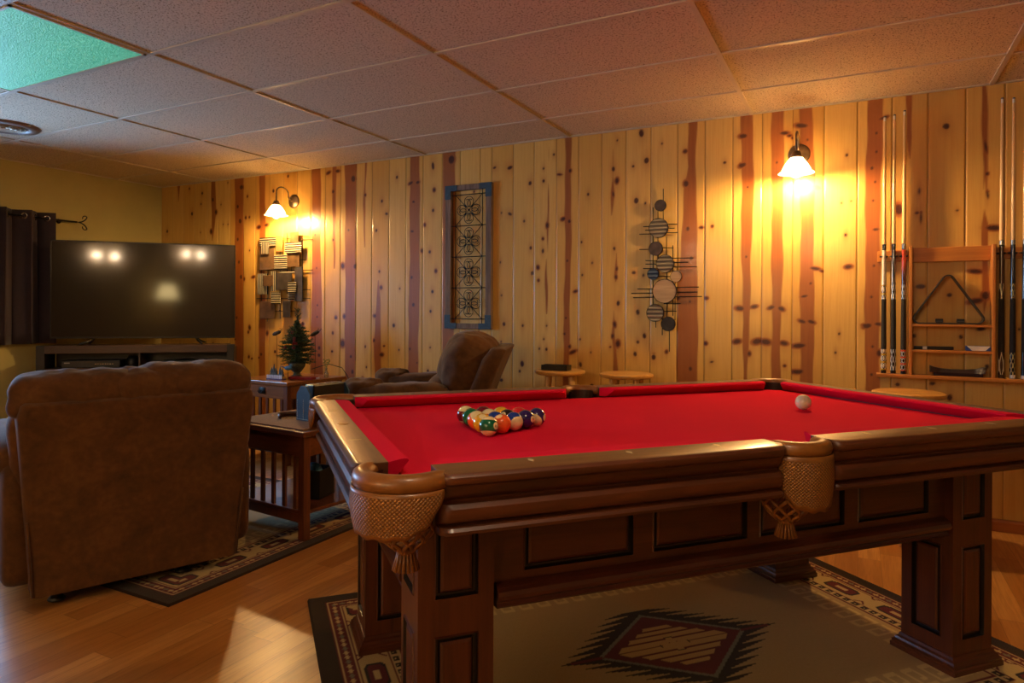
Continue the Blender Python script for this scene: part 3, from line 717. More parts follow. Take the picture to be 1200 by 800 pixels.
# pockets
def pocket(cx, cy, phi, span, R, side=False):
    dz = .045 if side else 0
    o = bpy.data.objects.new('pocket', None); COL.objects.link(o); o.parent = PT; o.location = (cx, cy, 0); o.rotation_euler = (0, 0, phi)
    # local +x points outward
    sp = math.radians(span); n = 28
    pr = [(R - .034, ZR - .020), (R - .030, ZR - .006), (R - .020, ZR + .003), (R - .006, ZR + .003), (R + .005, ZR - .004), (R + .009, ZR - .016), (R + .007, ZR - .028), (R - .002, ZR - .034), (R - .026, ZR - .034)]
    bm = BM(); secs = []
    for k in range(n + 1):
        a = -sp + 2 * sp * k / n; sc = .72 + .28 * min(1, (1 - abs(a) / sp) * 5)
        secs.append([Vector((math.cos(a) * (R - .014 + (r_ - R + .014) * sc), math.sin(a) * (R - .014 + (r_ - R + .014) * sc), ZR - .016 + (z - ZR + .016) * sc)) for r_, z in pr])
    add_loft(bm, secs); obj('pocket_rim', bm, M['leather'], o, True)
    # basket-weave shield
    bm = BM(); uvl = bm.loops.layers.uv.new('UVMap'); ns, nz = 36, 10; G = []
    ssp = math.radians(78 if not side else 62); zt = ZR - .030
    for j in range(nz + 1):
        row = []
        for k in range(ns + 1):
            a = -ssp + 2 * ssp * k / ns; q = abs(a) / ssp
            zb = ZR - .122 - dz + .050 * q ** 3.5 + .0025 * math.cos(a * 14)
            t = j / nz; z = zt + (zb - zt) * t; rr = R + .008 + .004 * math.sin(t * PI) - .004 * t
            aa = a * (1 - .10 * t * t)
            row.append((bm.verts.new((rr * math.cos(aa), rr * math.sin(aa), z)), (a * R, z)))
        G.append(row)
    for j in range(nz):
        for k in range(ns):
            L = (G[j][k], G[j + 1][k], G[j + 1][k + 1], G[j][k + 1]); f = bm.faces.new([v for v, _ in L])
            for lp, (_, uv) in zip(f.loops, L): lp[uvl].uv = uv
            f.material_index = 1 if (j in (0,) or j == nz - 1 or k in (0, ns - 1)) else 0
    sh = obj('leather_shield', bm, [M['weave'], M['leather']], o, True); md = sh.modifiers.new('t', 'SOLIDIFY'); md.thickness = .005; md.offset = 0
    # well lining
    bm = BM(); add_lathe(bm, [(R - .036, ZR - .015), (R - .034, ZR - .06), (R - .038, ZR - .12)], 32, caps=False); 
    bmesh.ops.delete(bm, geom=[v for v in bm.verts if v.co.x < -.02 and v.co.z > ZB - .04], context='VERTS')
    if not side or True: wl = obj('pocket_lining', bm, M['leather_dark'], o, True)
    # net of crossing straps
    bm = BM(); ro, z_0, z_1 = .064, ZR - .108 - dz, ZR - .170 - dz; no_ = -.02 if side else -.006
    for k in range(9):
        for dr in (1, -1):
            pts = []
            for i in range(9):
                t = i / 8; a = 2 * PI * k / 9 + dr * t * 1.05; rr = ro * (1 - t) + .026 * t + .010 * math.sin(t * PI)
                pts.append((rr * math.cos(a) + no_, rr * math.sin(a), z_0 + (z_1 - z_0) * t))
            add_tube(bm, pts, .0046, 6, sq=(1, .8))
    obj('net', bm, M['leather'], o, True)
    # tassel
    bm = BM(); add_lathe(bm, [(.0, z_1 + .008), (.022, z_1 + .006), (.025, z_1), (.020, z_1 - .006), (.018, z_1 - .012)], 20, c=(no_, 0, 0))
    for k in range(16):
        a = 2 * PI * k / 16; add_tube(bm, [(no_ + .016 * math.cos(a), .016 * math.sin(a), z_1 - .006), (no_ + .020 * math.cos(a), .020 * math.sin(a), z_1 - .025), (no_ + .026 * math.cos(a), .026 * math.sin(a), z_1 - .046)], [.003, .0034, .0044], 5)
    obj('tassel', bm, M['leather'], o, True)
for sx in (-1, 1):
    for sy in (-1, 1): pocket(sx * 1.012, sy * .588, math.atan2(sy, sx), 104, .100)
for sy in (-1, 1): pocket(0, sy * .605, sy * PI / 2, 92, .088, True)

# ------------------------------------------------------------------ balls
BR = .0286
ballcol = {0: '#e8dcc0', 1: '#eab222', 2: '#163c96', 3: '#d42a2c', 4: '#2c1c60', 5: '#f2642a', 6: '#0c6640', 7: '#701620', 8: '#0b0b0c'}
bname = {1: 'solid yellow', 2: 'solid blue', 3: 'solid red', 4: 'solid purple', 5: 'solid orange', 6: 'solid green', 7: 'solid maroon', 8: 'black', 9: 'yellow-striped', 10: 'blue-striped', 11: 'red-striped', 12: 'purple-striped', 13: 'orange-striped', 14: 'green-striped', 15: 'maroon-striped'}
IVORY = srgb('#ead9a4')
def ball_mat(n):
    s = NT('ball_%s' % (bname.get(n, 'cue').replace(' ', '_').replace('-', '_')))
    if n == 0:
        s.set(col=s.mix(s.noise(s.coord(), 20, 2), srgb('#e6dabf'), srgb('#d8caa8'))); s.set(rough=.12, coat=.6, coatr=.03); return s.m
    c = srgb(ballcol[n if n < 9 else n - 8]); v = s.coord(); sp = s.n('ShaderNodeSeparateXYZ'); s.L.new(v, sp.inputs[0])
    circ = s.math('LESS_THAN', s.math('ADD', s.math('MULTIPLY', sp.outputs[1], sp.outputs[1]), s.math('MULTIPLY', sp.outputs[2], sp.outputs[2])), (BR * .36) ** 2)
    if n >= 9:
        base = s.mix(s.math('GREATER_THAN', s.math('ABSOLUTE', sp.outputs[2]), BR * .56), c, IVORY)
    else: base = s.mix(0.0, c, c)
    s.set(col=s.mix(circ, base, IVORY), rough=.12, coat=.7, coatr=.03); return s.m
def ball(n, loc, num_dir, pole_dir, label, group=None):
    bm = BM(); bmesh.ops.create_uvsphere(bm, u_segments=40, v_segments=24, radius=BR)
    o = obj('cue_ball' if n == 0 else 'billiard_ball', bm, ball_mat(n), None, True); o.location = loc
    x = Vector(num_dir).normalized(); z = Vector(pole_dir); z = (z - x * z.dot(x)).normalized(); y = z.cross(x)
    R = Matrix((x, y, z)).transposed(); o.rotation_euler = R.to_euler()
    tag(o, label, 'cue ball' if n == 0 else 'billiard ball', group)
    if n:
        cu = bpy.data.curves.new('number', 'FONT'); cu.body = str(n); cu.size = .0135 if n < 10 else .0115; cu.align_x = 'CENTER'; cu.align_y = 'CENTER'; cu.resolution_u = 3
        t = bpy.data.objects.new('number', cu); me = bpy.data.meshes.new_from_object(t); bpy.data.objects.remove(t); bpy.data.curves.remove(cu)
        b2 = BM(); b2.from_mesh(me); bmesh.ops.triangulate(b2, faces=b2.faces); bmesh.ops.subdivide_edges(b2, edges=[e for e in b2.edges if e.calc_length() > .003], cuts=1)
        for sgn in (1,):
            for v in b2.verts:
                p = Vector((math.sqrt(max(0, BR ** 2 - v.co.x ** 2 - v.co.y ** 2)), v.co.x, v.co.y)); v.co = p * 1.004
        bpy.data.meshes.remove(me)
        obj('number', b2, M['black'], o, recalc=False)
    return o
TM = rot_m((TC.x, TC.y, 0), TH)
def tp(u, v, z): return TM @ Vector((u, v, z))
zb = ZB + .0092 + BR + .0008
rows = {4: (14, 1, 13, 6, 15), 3: (5, 2, 11, 7), 2: (10, 8, 9), 1: (4, 3), 0: (12,)}
CAMV = -FW
place = {14: 'at the corner of the rack nearest the tan middle pocket side', 15: 'at the rack corner towards the armchair', 12: 'alone at the front tip of the rack', 1: 'beside the green-striped ball in the back row', 13: 'in the middle of the back row', 6: 'beside the maroon-striped ball in the back row',
         5: 'with its orange face right beside the green-striped ball', 2: 'between the orange ball and the red-striped ball', 11: 'tucked between blue and maroon balls', 7: 'with no stripe at the far side of the rack', 10: 'between the orange ball and the purple ball', 8: 'in the centre of the rack', 9: 'near the far edge of the rack', 4: 'next to the tip of the rack', 3: 'at the far side near the rack tip'}
ori = {14: (RT * .75 - FW * .6 + UP * .15, (UP * -1 - FW * .35)), 1: (UP * -.9 + FW * .6, RT), 13: (RT * .35 - FW * .6 - UP * .55, UP * 1 + FW * -.1), 6: (FW, UP), 15: (FW * .3 - RT, UP * 1 - FW * .2 + RT * .3), 5: (RT * .3 + FW * .4 - UP * .9, RT), 2: (FW, UP), 11: (FW, UP * .8 - FW * .5),
       7: (FW, UP), 10: (-RT * .9 - FW * .65 + UP * .25, RT * .7 - FW * .7 - UP * .35), 8: (-RT * .5 - FW * .7 + UP * .5, UP), 9: (FW, RT), 4: (RT * .85 - FW * .6 + UP * .1, UP), 3: (FW, UP), 12: (-RT * .9 + FW * .4, -FW * .85 - UP * .42)}
for k, ns in rows.items():
    for j, n in enumerate(ns):
        u = -.475 - k * .0497; v = -.025 + (j - k / 2) * .0575
        ball(n, tp(u, v, zb), ori[n][0], ori[n][1], '%s billiard ball %s' % (bname[n], place[n]), 'racked billiard balls on the red cloth')
ball(0, tp(.606, -.024, zb), RT, UP, 'white cue ball lying alone on the red cloth')

# ------------------------------------------------------------------ sconces
def glow_mat():
    s = NT('lit_bulb'); e = s.n('ShaderNodeEmission'); e.inputs[0].default_value = (1, .60, .23, 1); e.inputs[1].default_value = BULB
    s.L.new(e.outputs[0], s.out.inputs[0]); return s.m
BULB = 470
M['bulb'] = glow_mat()
def shade_mat():
    s = NT('frosted_glass_shade'); tr = s.n('ShaderNodeBsdfTranslucent'); tr.inputs[0].default_value = (1, .95, .88, 1); df = s.n('ShaderNodeBsdfDiffuse'); df.inputs[0].default_value = (.9, .85, .78, 1)
    mx = s.n('ShaderNodeMixShader'); mx.inputs[0].default_value = .3; s.L.new(tr.outputs[0], mx.inputs[1]); s.L.new(df.outputs[0], mx.inputs[2]); tp_ = s.n('ShaderNodeBsdfTransparent'); m2 = s.n('ShaderNodeMixShader'); m2.inputs[0].default_value = .24; s.L.new(mx.outputs[0], m2.inputs[1]); s.L.new(tp_.outputs[0], m2.inputs[2]); s.L.new(m2.outputs[0], s.out.inputs[0]); return s.m
M['shade'] = shade_mat()
def sconce(x, z, label, wall_y=YW, sgn=-1, sz=1.0):
    t = empty('wall_sconce', (x, wall_y, z), 0 if sgn < 0 else PI, label, 'wall lamp', 'gooseneck sconces with frosted bell shades')
    Rx = Matrix.Rotation(PI / 2, 4, 'X')
    bm = BM(); add_lathe(bm, [(.062, 0), (.062, .006), (.055, .012), (.040, .018), (.020, .024), (.0, .026)], 36, M=Rx); obj('back_plate', bm, M['bronze'], t, True)
    pts = [Vector((0, -.018, 0)), Vector((0, -.045, .004)), Vector((0, -.065, .028))]
    for k in range(12):
        a = PI * k / 11; pts.append(Vector((0, -.135 + .068 * math.cos(a), .055 + .048 * math.sin(a))))
    pts += [Vector((0, -.203, .02)), Vector((0, -.203, -.03))]
    bm = BM(); add_tube(bm, pts, .006, 10); obj('arm', bm, M['bronze'], t, True)
    bm = BM(); add_lathe(bm, [(.0, -.022), (.015, -.022), (.022, -.028), (.028, -.045), (.036, -.062), (.030, -.062)], 28, c=(0, -.203, 0)); obj('collar', bm, M['bronze'], t, True)
    bm = BM(); pr = [(.033, -.060), (.045, -.075), (.062, -.100), (.076, -.125), (.084, -.142), (.098, -.150)]
    add_lathe(bm, pr + [(r - .003, zz - .002) for r, zz in pr[::-1]], 40, c=(0, -.203, 0), caps=False); obj('lamp_shade', bm, M['shade'], t, True)
    bm = BM(); add_lathe(bm, [(.084, -.141), (.088, -.139), (.0895, -.143), (.086, -.146)], 40, c=(0, -.203, 0), caps=False); obj('shade_band', bm, M['bronze'], t, True)
    bm = BM(); bmesh.ops.create_uvsphere(bm, u_segments=16, v_segments=12, radius=.031)
    for v in bm.verts:
        v.co.z *= 1.05
        v.co += Vector((0, -.203, -.142))
    obj('bulb', bm, M['bulb'], t, True)
    bm = BM(); add_lathe(bm, [(.015, -.055), (.015, -.108)], 16, c=(0, -.203, 0)); obj('socket', bm, M['white'], t, True)
    return t
sconce(-.325, 2.105, 'lit gooseneck sconce with frosted shade between the round-disc art and the cue rack')
sconce(-4.44, 2.115, 'lit gooseneck sconce with frosted shade above the metal squares wall art')
# lamps on the wall behind the viewer (seen mirrored in the television)
def bulb_bar(x, z, label):
    t = empty('vanity_light', (x, YB, z), 0, label, 'wall lamp')
    obj('back_plate', box(-.26, .26, 0, .03, -.04, .04, .006), M['bronze'], t)
    for dx_ in (-.16, .16):
        bm = BM(); bmesh.ops.create_uvsphere(bm, u_segments=16, v_segments=10, radius=.04)
        for v in bm.verts: v.co += Vector((dx_, .08, 0))
        obj('bulb', bm, M['bulb2'], t, True)
s_ = NT('warm_globe_bulb'); e_ = s_.n('ShaderNodeEmission'); e_.inputs[0].default_value = (1, .72, .45, 1); e_.inputs[1].default_value = 115; s_.L.new(e_.outputs[0], s_.out.inputs[0]); M['bulb2'] = s_.m
dm = empty('ceiling_light', (-.25, .75, HC), 0, 'added unseen fill dome on the ceiling above the near end of the pool table', 'ceiling light')  # added out of view as overhead fill for cloth and balls, no known fixture
bm = BM(); add_lathe(bm, [(0, -.001), (.17, -.001), (.17, -.022), (.155, -.026)], 40); obj('base_ring', bm, M['bronze'], dm, auto=40)
bm = BM(); add_lathe(bm, [(.152, -.022), (.14, -.05), (.11, -.075), (.06, -.092), (0, -.098)], 36, caps=False); s_ = NT('fill_dome_glow'); e_ = s_.n('ShaderNodeEmission'); e_.inputs[0].default_value = (1, .74, .48, 1); e_.inputs[1].default_value = 13; s_.L.new(e_.outputs[0], s_.out.inputs[0]); obj('fill_dome', bm, s_.m, dm, True)
bulb_bar(-2.3, 2.10, 'two-globe wall light on the wall facing the pine boards near the window')
bulb_bar(-.6, 2.25, 'two-globe wall light on the wall facing the pine boards near the floor lamp')
fl = empty('floor_lamp', (-1.35, -2.5, 0), 0, 'floor lamp with a pleated cream shade by the wall facing the pine boards', 'floor lamp')
bm = BM(); add_lathe(bm, [(.0, 0), (.14, 0), (.14, .015), (.03, .03), (.012, .05), (.012, 1.36), (0, 1.36)], 24); obj('pole', bm, M['brass'], fl, True)
bm = BM(); add_lathe(bm, [(.11, 1.62), (.19, 1.36)], 36, caps=False)
s_ = NT('cream_lamp_shade'); s_.set(col=srgb('#e8d49a'), emc=(1, .72, .30, 1), em=6.0, rough=.8); obj('lamp_shade', bm, s_.m, fl, True)

# ------------------------------------------------------------------ framed scroll grille on the wall
fx0, fx1, fz0, fz1 = -2.826, -2.420, 1.021, 2.112
FR = empty('framed_wall_grille', ((fx0 + fx1) / 2, YW, fz0), 0, 'tall wooden frame with blue corners around a black iron scrollwork panel on the pine wall', 'wall decor')
fw, fh = fx1 - fx0, fz1 - fz0; h2 = fw / 2; b = .050
barn = wood('grey_barn_wood', '#4e3a2c', '#8a7262', 2, .8, 0, 1.4); bluep = plain('chipped_blue_paint', '#263f4f', .6, var=.15, scale=60)
bm = BM()
add_box(bm, -h2, -h2 + b, -.035, -.002, 0, fh, .002, 1); add_box(bm, h2 - b, h2, -.035, -.002, 0, fh, .002, 1)
add_box(bm, -h2 + b, h2 - b, -.035, -.002, 0, b * .82, .002, 1); add_box(bm, -h2 + b, h2 - b, -.035, -.002, fh - b * .82, fh, .002, 1)
obj('frame', bm, barn, FR)
for sx in (-1, 1):
    for top in (0, 1):
        bm = BM(); z0, z1 = (0, b * .86) if not top else (fh - b * .86, fh)
        q0, q1 = (h2 - .105, h2 + .002); add_box(bm, min(sx * q0, sx * q1), max(sx * q0, sx * q1), -.039, -.0345, z0, z1)
        z2, z3 = (0, .105) if not top else (fh - .105, fh)
        add_box(bm, min(sx * (h2 - b - .001), sx * (h2 + .002)), max(sx * (h2 - b - .001), sx * (h2 + .002)), -.0392, -.0346, z2, z3)
        obj('blue_corner', bm, bluep, FR)
bm = BM(); cy = -.022; gx0 = h2 - b - .035; r_ = .0032
iz0, iz1 = b * .86, fh - b * .86
for x in (-gx0, gx0): add_tube(bm, [(x, cy, iz0 - .005), (x, cy, iz1 + .005)], r_, 6)
zz0 = .075; ch = (fh - .15) / 4
for k in range(5): add_tube(bm, [(-h2 + b - .005, cy, zz0 + k * ch), (h2 - b + .005, cy, zz0 + k * ch)], r_, 6)
def spiral(cx, cz, dirx, dirz, scale):
    # a petal: heart-like loop opening to the centre with two inward curls
    D = Vector((dirx, 0, dirz)); P = Vector((-dirz, 0, dirx)); L = []
    for sg in (1, -1):
        pts = []
        for i in range(26):
            t = i / 25
            if t < .55:
                a = PI * (.02 + .9 * t / .55); q = D * (scale * (1.0 - .02 + math.cos(a) * .62)) + P * sg * (scale * .62 * math.sin(a))
            else:
                s2 = (t - .55) / .45; a = PI * (.92 + 1.25 * s2); rr = .62 * (1 - .62 * s2)
                c0 = D * (scale * .98) + P * sg * (scale * .30 * s2)
                q = c0 + D * (scale * math.cos(a) * rr) + P * sg * (scale * math.sin(a) * rr * .7)
            pts.append(Vector((cx, cy, cz)) + q)
        L.append(pts)
    return L
for k in range(4):
    cz = zz0 + (k + .5) * ch
    add_tube(bm, [(-gx0, cy, cz - ch / 2), (gx0, cy, cz + ch / 2)], .0026, 6); add_tube(bm, [(-gx0, cy, cz + ch / 2), (gx0, cy, cz - ch / 2)], .0026, 6)
    for d in ((1, 0), (-1, 0), (0, 1), (0, -1)):
        for pts in spiral(0, cz, d[0], d[1], .064): add_tube(bm, pts, .0026, 6)
    add_lathe(bm, [(0, -.006), (.007, -.004), (.008, 0), (.007, .004), (0, .006)], 10, c=(0, cy, cz), M=Matrix.Rotation(PI / 2, 4, 'X'))
obj('scrollwork', bm, M['blackm'], FR, True)

# ------------------------------------------------------------------ metal squares wall art
def ribbed_mat(name, c1, c2, vertical, freq=330):
    s = NT(name); sp = s.n('ShaderNodeSeparateXYZ'); s.L.new(s.coord(), sp.inputs[0])
    w = s.math('ADD', .5, s.math('MULTIPLY', s.math('SINE', s.math('MULTIPLY', sp.outputs[0 if vertical else 2], freq)), .5))
    s.set(col=s.mix(s.math('MULTIPLY', s.math('SUBTRACT', w, .5), 4, clamp=True), srgb(c1), srgb(c2)), rough=.35, metal=.3); s.bump(w, .8, .006); return s.m
rh = ribbed_mat('ribbed_metal_rows', '#1f1a14', '#cfc4a0', False); rv = ribbed_mat('ribbed_metal_columns', '#1f1a14', '#cfc4a0', True)
copper = plain('brushed_copper_plate', '#80603c', .42, .5, var=.2, scale=14); tanp = plain('pale_gold_plate', '#b98d50', .42, .4, var=.12, scale=14); greyp = plain('dark_pewter_plate', '#5c5146', .4, .5, var=.2, scale=14)
c0 = W(332, 320, YW)
SQ = empty('metal_squares_art', (c0[0], YW, c0[1]), 0, 'wall sculpture of overlapping copper, pewter and ribbed metal squares on wires above the little tree', 'wall decor')
def wl(zx, zy, Y): x, z = W(290 + zx / 6.667, 260 + zy / 6.667, Y); return x - c0[0], z - c0[1]
SQL = [(95, 125, 220, 185, rh, 2, 'ribbed_plate'), (108, 160, 165, 248, rv, 4, 'ribbed_plate'), (220, 105, 273, 230, tanp, 3, 'plate'), (333, 80, 395, 172, copper, 3, 'plate'), (290, 160, 422, 235, rh, 4, 'ribbed_plate'), (92, 210, 207, 373, copper, 2, 'plate'),
       (207, 258, 305, 373, rh, 3, 'ribbed_plate'), (305, 235, 403, 348, copper, 2, 'plate'), (368, 352, 428, 620, greyp, 3, 'plate'), (225, 398, 345, 530, greyp, 3, 'plate'), (78, 405, 155, 565, rv, 1, 'ribbed_plate'), (122, 418, 198, 500, copper, 3, 'plate'), (180, 385, 222, 540, rv, 2, 'ribbed_plate'),
       (315, 465, 378, 557, rh, 5, 'ribbed_plate'), (183, 548, 255, 640, rh, 3, 'ribbed_plate'), (98, 620, 213, 755, copper, 1, 'plate'), (275, 618, 333, 745, greyp, 3, 'plate'), (318, 555, 368, 615, rh, 2, 'ribbed_plate'), (250, 385, 365, 402, rh, 2, 'ribbed_plate')]
for (x0, y0, x1, y1, m, dpt, nm) in SQL:
    Y = YW - .014 - dpt * .007; a = wl(x0, y0, Y); c = wl(x1, y1, Y)
    bm = BM(); add_box(bm, a[0], c[0], Y - YW, Y - YW + .006, c[1], a[1], .0015, 1); obj(nm, bm, m, SQ)
bm = BM()
def wire(x0, y0, x1, y1):
    a = wl(x0, y0, YW - .012); c = wl(x1, y1, YW - .012); add_tube(bm, [(a[0], -.012, a[1]), (c[0], -.012, c[1])], .003, 6)
for q in ((275, 126, 508, 137), (395, 105, 478, 109), (403, 207, 455, 211), (403, 293, 450, 297), (92, 377, 508, 375), (430, 530, 490, 530), (72, 598, 490, 598), (215, 697, 400, 695), (310, 85, 310, 560), (160, 240, 160, 622), (255, 230, 255, 755), (432, 95, 432, 620), (155, 755, 155, 778), (108, 200, 108, 640), (345, 240, 345, 560)): wire(*q)
for q in ((160, 300), (345, 200), (255, 690), (400, 500)):
    a = wl(q[0], q[1], YW - .006); add_tube(bm, [(a[0], .0, a[1]), (a[0], -.014, a[1])], .003, 6)
obj('wire', bm, M['blackm'], SQ)

# ------------------------------------------------------------------ round discs wall art
c1 = W(780, 320, YW)
DA = empty('round_discs_art', (c1[0], YW, c1[1]), 0, 'vertical wall sculpture of nine round discs on crossing black rods beside the right sconce', 'wall decor')
DA['label'] = 'vertical wall sculpture of nine round discs on crossing black rods above the bare stool'
def wd(zx, zy, Y): x, z = W(740 + zx / 4, 220 + zy / 4, Y); return x - c1[0], z - c1[1]
corr = lambda n, a, b: ribbed_mat(n, a, b, False, 240)
gcor = corr('corrugated_zinc', '#6e6858', '#a39a82'); bcor = corr('corrugated_blue_zinc', '#3c4d60', '#67798c')
twood = wood('pale_wood_disc', '#9a7c54', '#c9aa80', 0, .6, .1, 1.5); bwood = plain('brown_slate_disc', '#54443c', .5, .3, var=.2); dslate = plain('charcoal_disc', '#38332e', .5, .4, var=.2)
for (x, y, r, m) in ((136, 83, 27, bwood), (127, 188, 46, gcor), (114, 285, 33, bwood), (158, 355, 42, gcor), (101, 404, 27, bcor), (209, 415, 27, twood), (155, 484, 57, twood), (111, 586, 41, gcor), (172, 638, 34, dslate)):
    Y = YW - .022; a = wd(x, y, Y); c = wd(x + r, y, Y); R = (c[0] - a[0])
    a2 = wd(x, y + r, Y); R = (R + abs(a2[1] - a[1])) / 2
    bm = BM(); add_lathe(bm, [(0, 0), (R * .97, 0), (R * .97, .008), (0, .008)], 40, M=Matrix.Rotation(PI / 2, 4, 'X'), c=(a[0], -.018, a[1])); d = obj('disc', bm, m, DA)
    bm = BM(); add_lathe(bm, [(R * .96, .0), (R, .0), (R, .012), (R * .96, .012), (R * .96, 0)], 40, M=Matrix.Rotation(PI / 2, 4, 'X'), c=(a[0], -.016, a[1]), caps=False); obj('rim', bm, M['blackm'], d)
rods = [(150, 5, 150, 150), (102, 92, 102, 560), (125, 110, 125, 400), (165, 230, 165, 330), (195, 270, 195, 600), (115, 600, 115, 655), (145, 560, 145, 690), (178, 660, 178, 768), (205, 430, 205, 620), (167, 390, 167, 620),
        (160, 170, 215, 170), (55, 182, 100, 181), (64, 199, 100, 198), (160, 190, 202, 189), (160, 210, 218, 209), (37, 217, 95, 216), (140, 281, 197, 281), (37, 289, 90, 288), (185, 330, 290, 329), (66, 341, 130, 341), (190, 350, 265, 349), (66, 357, 130, 357), (190, 371, 307, 369), (55, 378, 110, 378),
        (200, 467, 315, 465), (28, 474, 110, 473), (200, 490, 310, 488), (0, 494, 105, 493), (200, 511, 330, 509), (8, 514, 110, 512), (150, 543, 230, 543), (140, 579, 210, 578), (120, 415, 190, 415)]
for q in rods:
    a = wd(q[0], q[1], YW - .01); c = wd(q[2], q[3], YW - .01); bm = BM(); add_tube(bm, [(a[0], -.010 - (.004 if q[0] == q[2] else 0), a[1]), (c[0], -.010 - (.004 if q[0] == q[2] else 0), c[1])], .0028, 6); obj('rod', bm, M['blackm'], DA)

# ------------------------------------------------------------------ cue rack
RK = empty('cue_rack', (.44, YW, .80), 0, 'oak wall cue rack with three shelves between two rows of cues', 'cue rack')
def rk(name, x0, x1, y0, y1, z0, z1, m='rackwood', bev=.003): return obj(name, box(x0 - .44, x1 - .44, y0, y1, z0 - .8, z1 - .8, bev), M[m], RK)
rk('base_shelf', .088, .792, -.095, -.001, .800, .818)
rk('shelf', .258, .622, -.080, -.001, 1.083, 1.097); rk('shelf', .258, .622, -.080, -.001, .943, .957)
rk('upright', .244, .260, -.082, -.001, .818, 1.522, 'rackwood_z'); rk('upright', .620, .636, -.082, -.001, .818, 1.522, 'rackwood_z')
rk('top_rail', .260, .620, -.022, -.001, 1.440, 1.520); rk('cue_rail', .090, .244, -.024, -.001, 1.448, 1.508); rk('cue_rail', .636, .79, -.024, -.001, 1.448, 1.508)
cuex = [.123, .170, .219, .663, .712, .762]
for x in cuex:
    bm = BM()
    for sg in (-1, 1):
        add_tube(bm, [(x - .44, -.024, .675), (x - .44 + sg * .018, -.034, .675), (x - .44 + sg * .017, -.052, .675), (x - .44 + sg * .012, -.062, .675)], .004, 6)
    obj('clip', bm, M['black'], RK, True)
def pattern_mat(name, base, a, b=None, seed=0, zf=70, af=3):
    s = NT(name); sp = s.n('ShaderNodeSeparateXYZ'); s.L.new(s.coord(), sp.inputs[0])
    ang = s.math('ARCTAN2', sp.outputs[1], sp.outputs[0])
    t1 = s.math('ABSOLUTE', s.math('SINE', s.math('MULTIPLY', sp.outputs[2], zf)))
    t2 = s.math('ABSOLUTE', s.math('SINE', s.math('MULTIPLY', ang, af)))
    m = s.math('LESS_THAN', s.math('ABSOLUTE', s.math('SUBTRACT', t1, t2)), .22)
    c = s.mix(m, srgb(base), srgb(a))
    if b: c = s.mix(s.math('GREATER_THAN', t1, .93), c, srgb(b))
    s.set(col=c, rough=.2, coat=.6, coatr=.05); return s.m
def glossy(name, c): return plain(name, c, .18, coat=.7, var=.04)
maple = wood('maple_shaft', '#cfa468', '#e6c48c', 2, .3, .4, 1); wrapm = plain('dark_linen_wrap', '#2a2622', .85, var=.25, scale=300, bump=.3, bscale=500)
black_g = glossy('black_lacquer', '#0a0a0c'); whitep = glossy('ivory_ring', '#e6dfcd')
s_ = NT('red_to_black_fade'); sp_ = s_.n('ShaderNodeSeparateXYZ'); s_.L.new(s_.coord(), sp_.inputs[0])
s_.set(col=s_.ramp(s_.math('MULTIPLY', s_.math('SUBTRACT', sp_.outputs[2], .46), 4.8, clamp=True), [(0, srgb('#120c10')), (.45, srgb('#4a1a2a')), (.9, srgb('#b5401c'))]), rough=.2, coat=.7, coatr=.05); redfade = s_.m
cues = [(2.263, glossy('ivory_lacquer', '#d8cfb8'), pattern_mat('ivory_inlay', '#d8cfb8', '#141210', '#b89a30', zf=60), pattern_mat('ivory_inlay_two', '#ddd5c0', '#141210', '#b89a30', zf=75), black_g, None, 'billiard cue with ivory white forearm and butt, outermost in its trio by the sconce'),
        (2.267, pattern_mat('silver_points', '#0d0d10', '#9a9a9a', None, zf=14, af=2), pattern_mat('black_white_inlay', '#111114', '#c9c9c4', zf=55), pattern_mat('black_white_inlay_two', '#0f0f12', '#cfcfca', zf=60), black_g, None, 'billiard cue with black and silver pointed forearm, middle of its trio'),
        (2.284, redfade, pattern_mat('blue_white_inlay', '#0e0e14', '#b9bcc4', zf=80), pattern_mat('black_orange_inlay', '#0f0f12', '#c9c4bd', '#c4481c', zf=85), black_g, M['steel'], 'billiard cue with orange-red forearm fading to black, steel joint'),
        (2.291, wood('burl_forearm', '#2e1c14', '#6a4832', 2, .2, .6, 1), pattern_mat('cream_point_inlay', '#3a2619', '#d9c9a0', zf=22, af=2), pattern_mat('cream_point_butt', '#3f2a1c', '#d9d0b8', zf=24, af=2), M['leather_dark'], M['steel'], 'billiard cue with brown burl forearm and cream points'),
        (2.285, glossy('midnight_lacquer', '#0b1220'), pattern_mat('gold_ring_inlay', '#0b0d14', '#b9a45a', zf=60), pattern_mat('gold_butt_inlay', '#0b0c10', '#c4b06a', zf=70), whitep, M['steel'], 'billiard cue with midnight blue forearm, gold inlays and white bumper'),
        (2.285, glossy('teal_black_lacquer', '#10202a'), glossy('teal_black_lacquer_two', '#101c26'), glossy('teal_black_butt', '#0f1a24'), whitep, M['steel'], 'glossy teal-black billiard cue at the end of the rack next to the white-bumpered cue')]
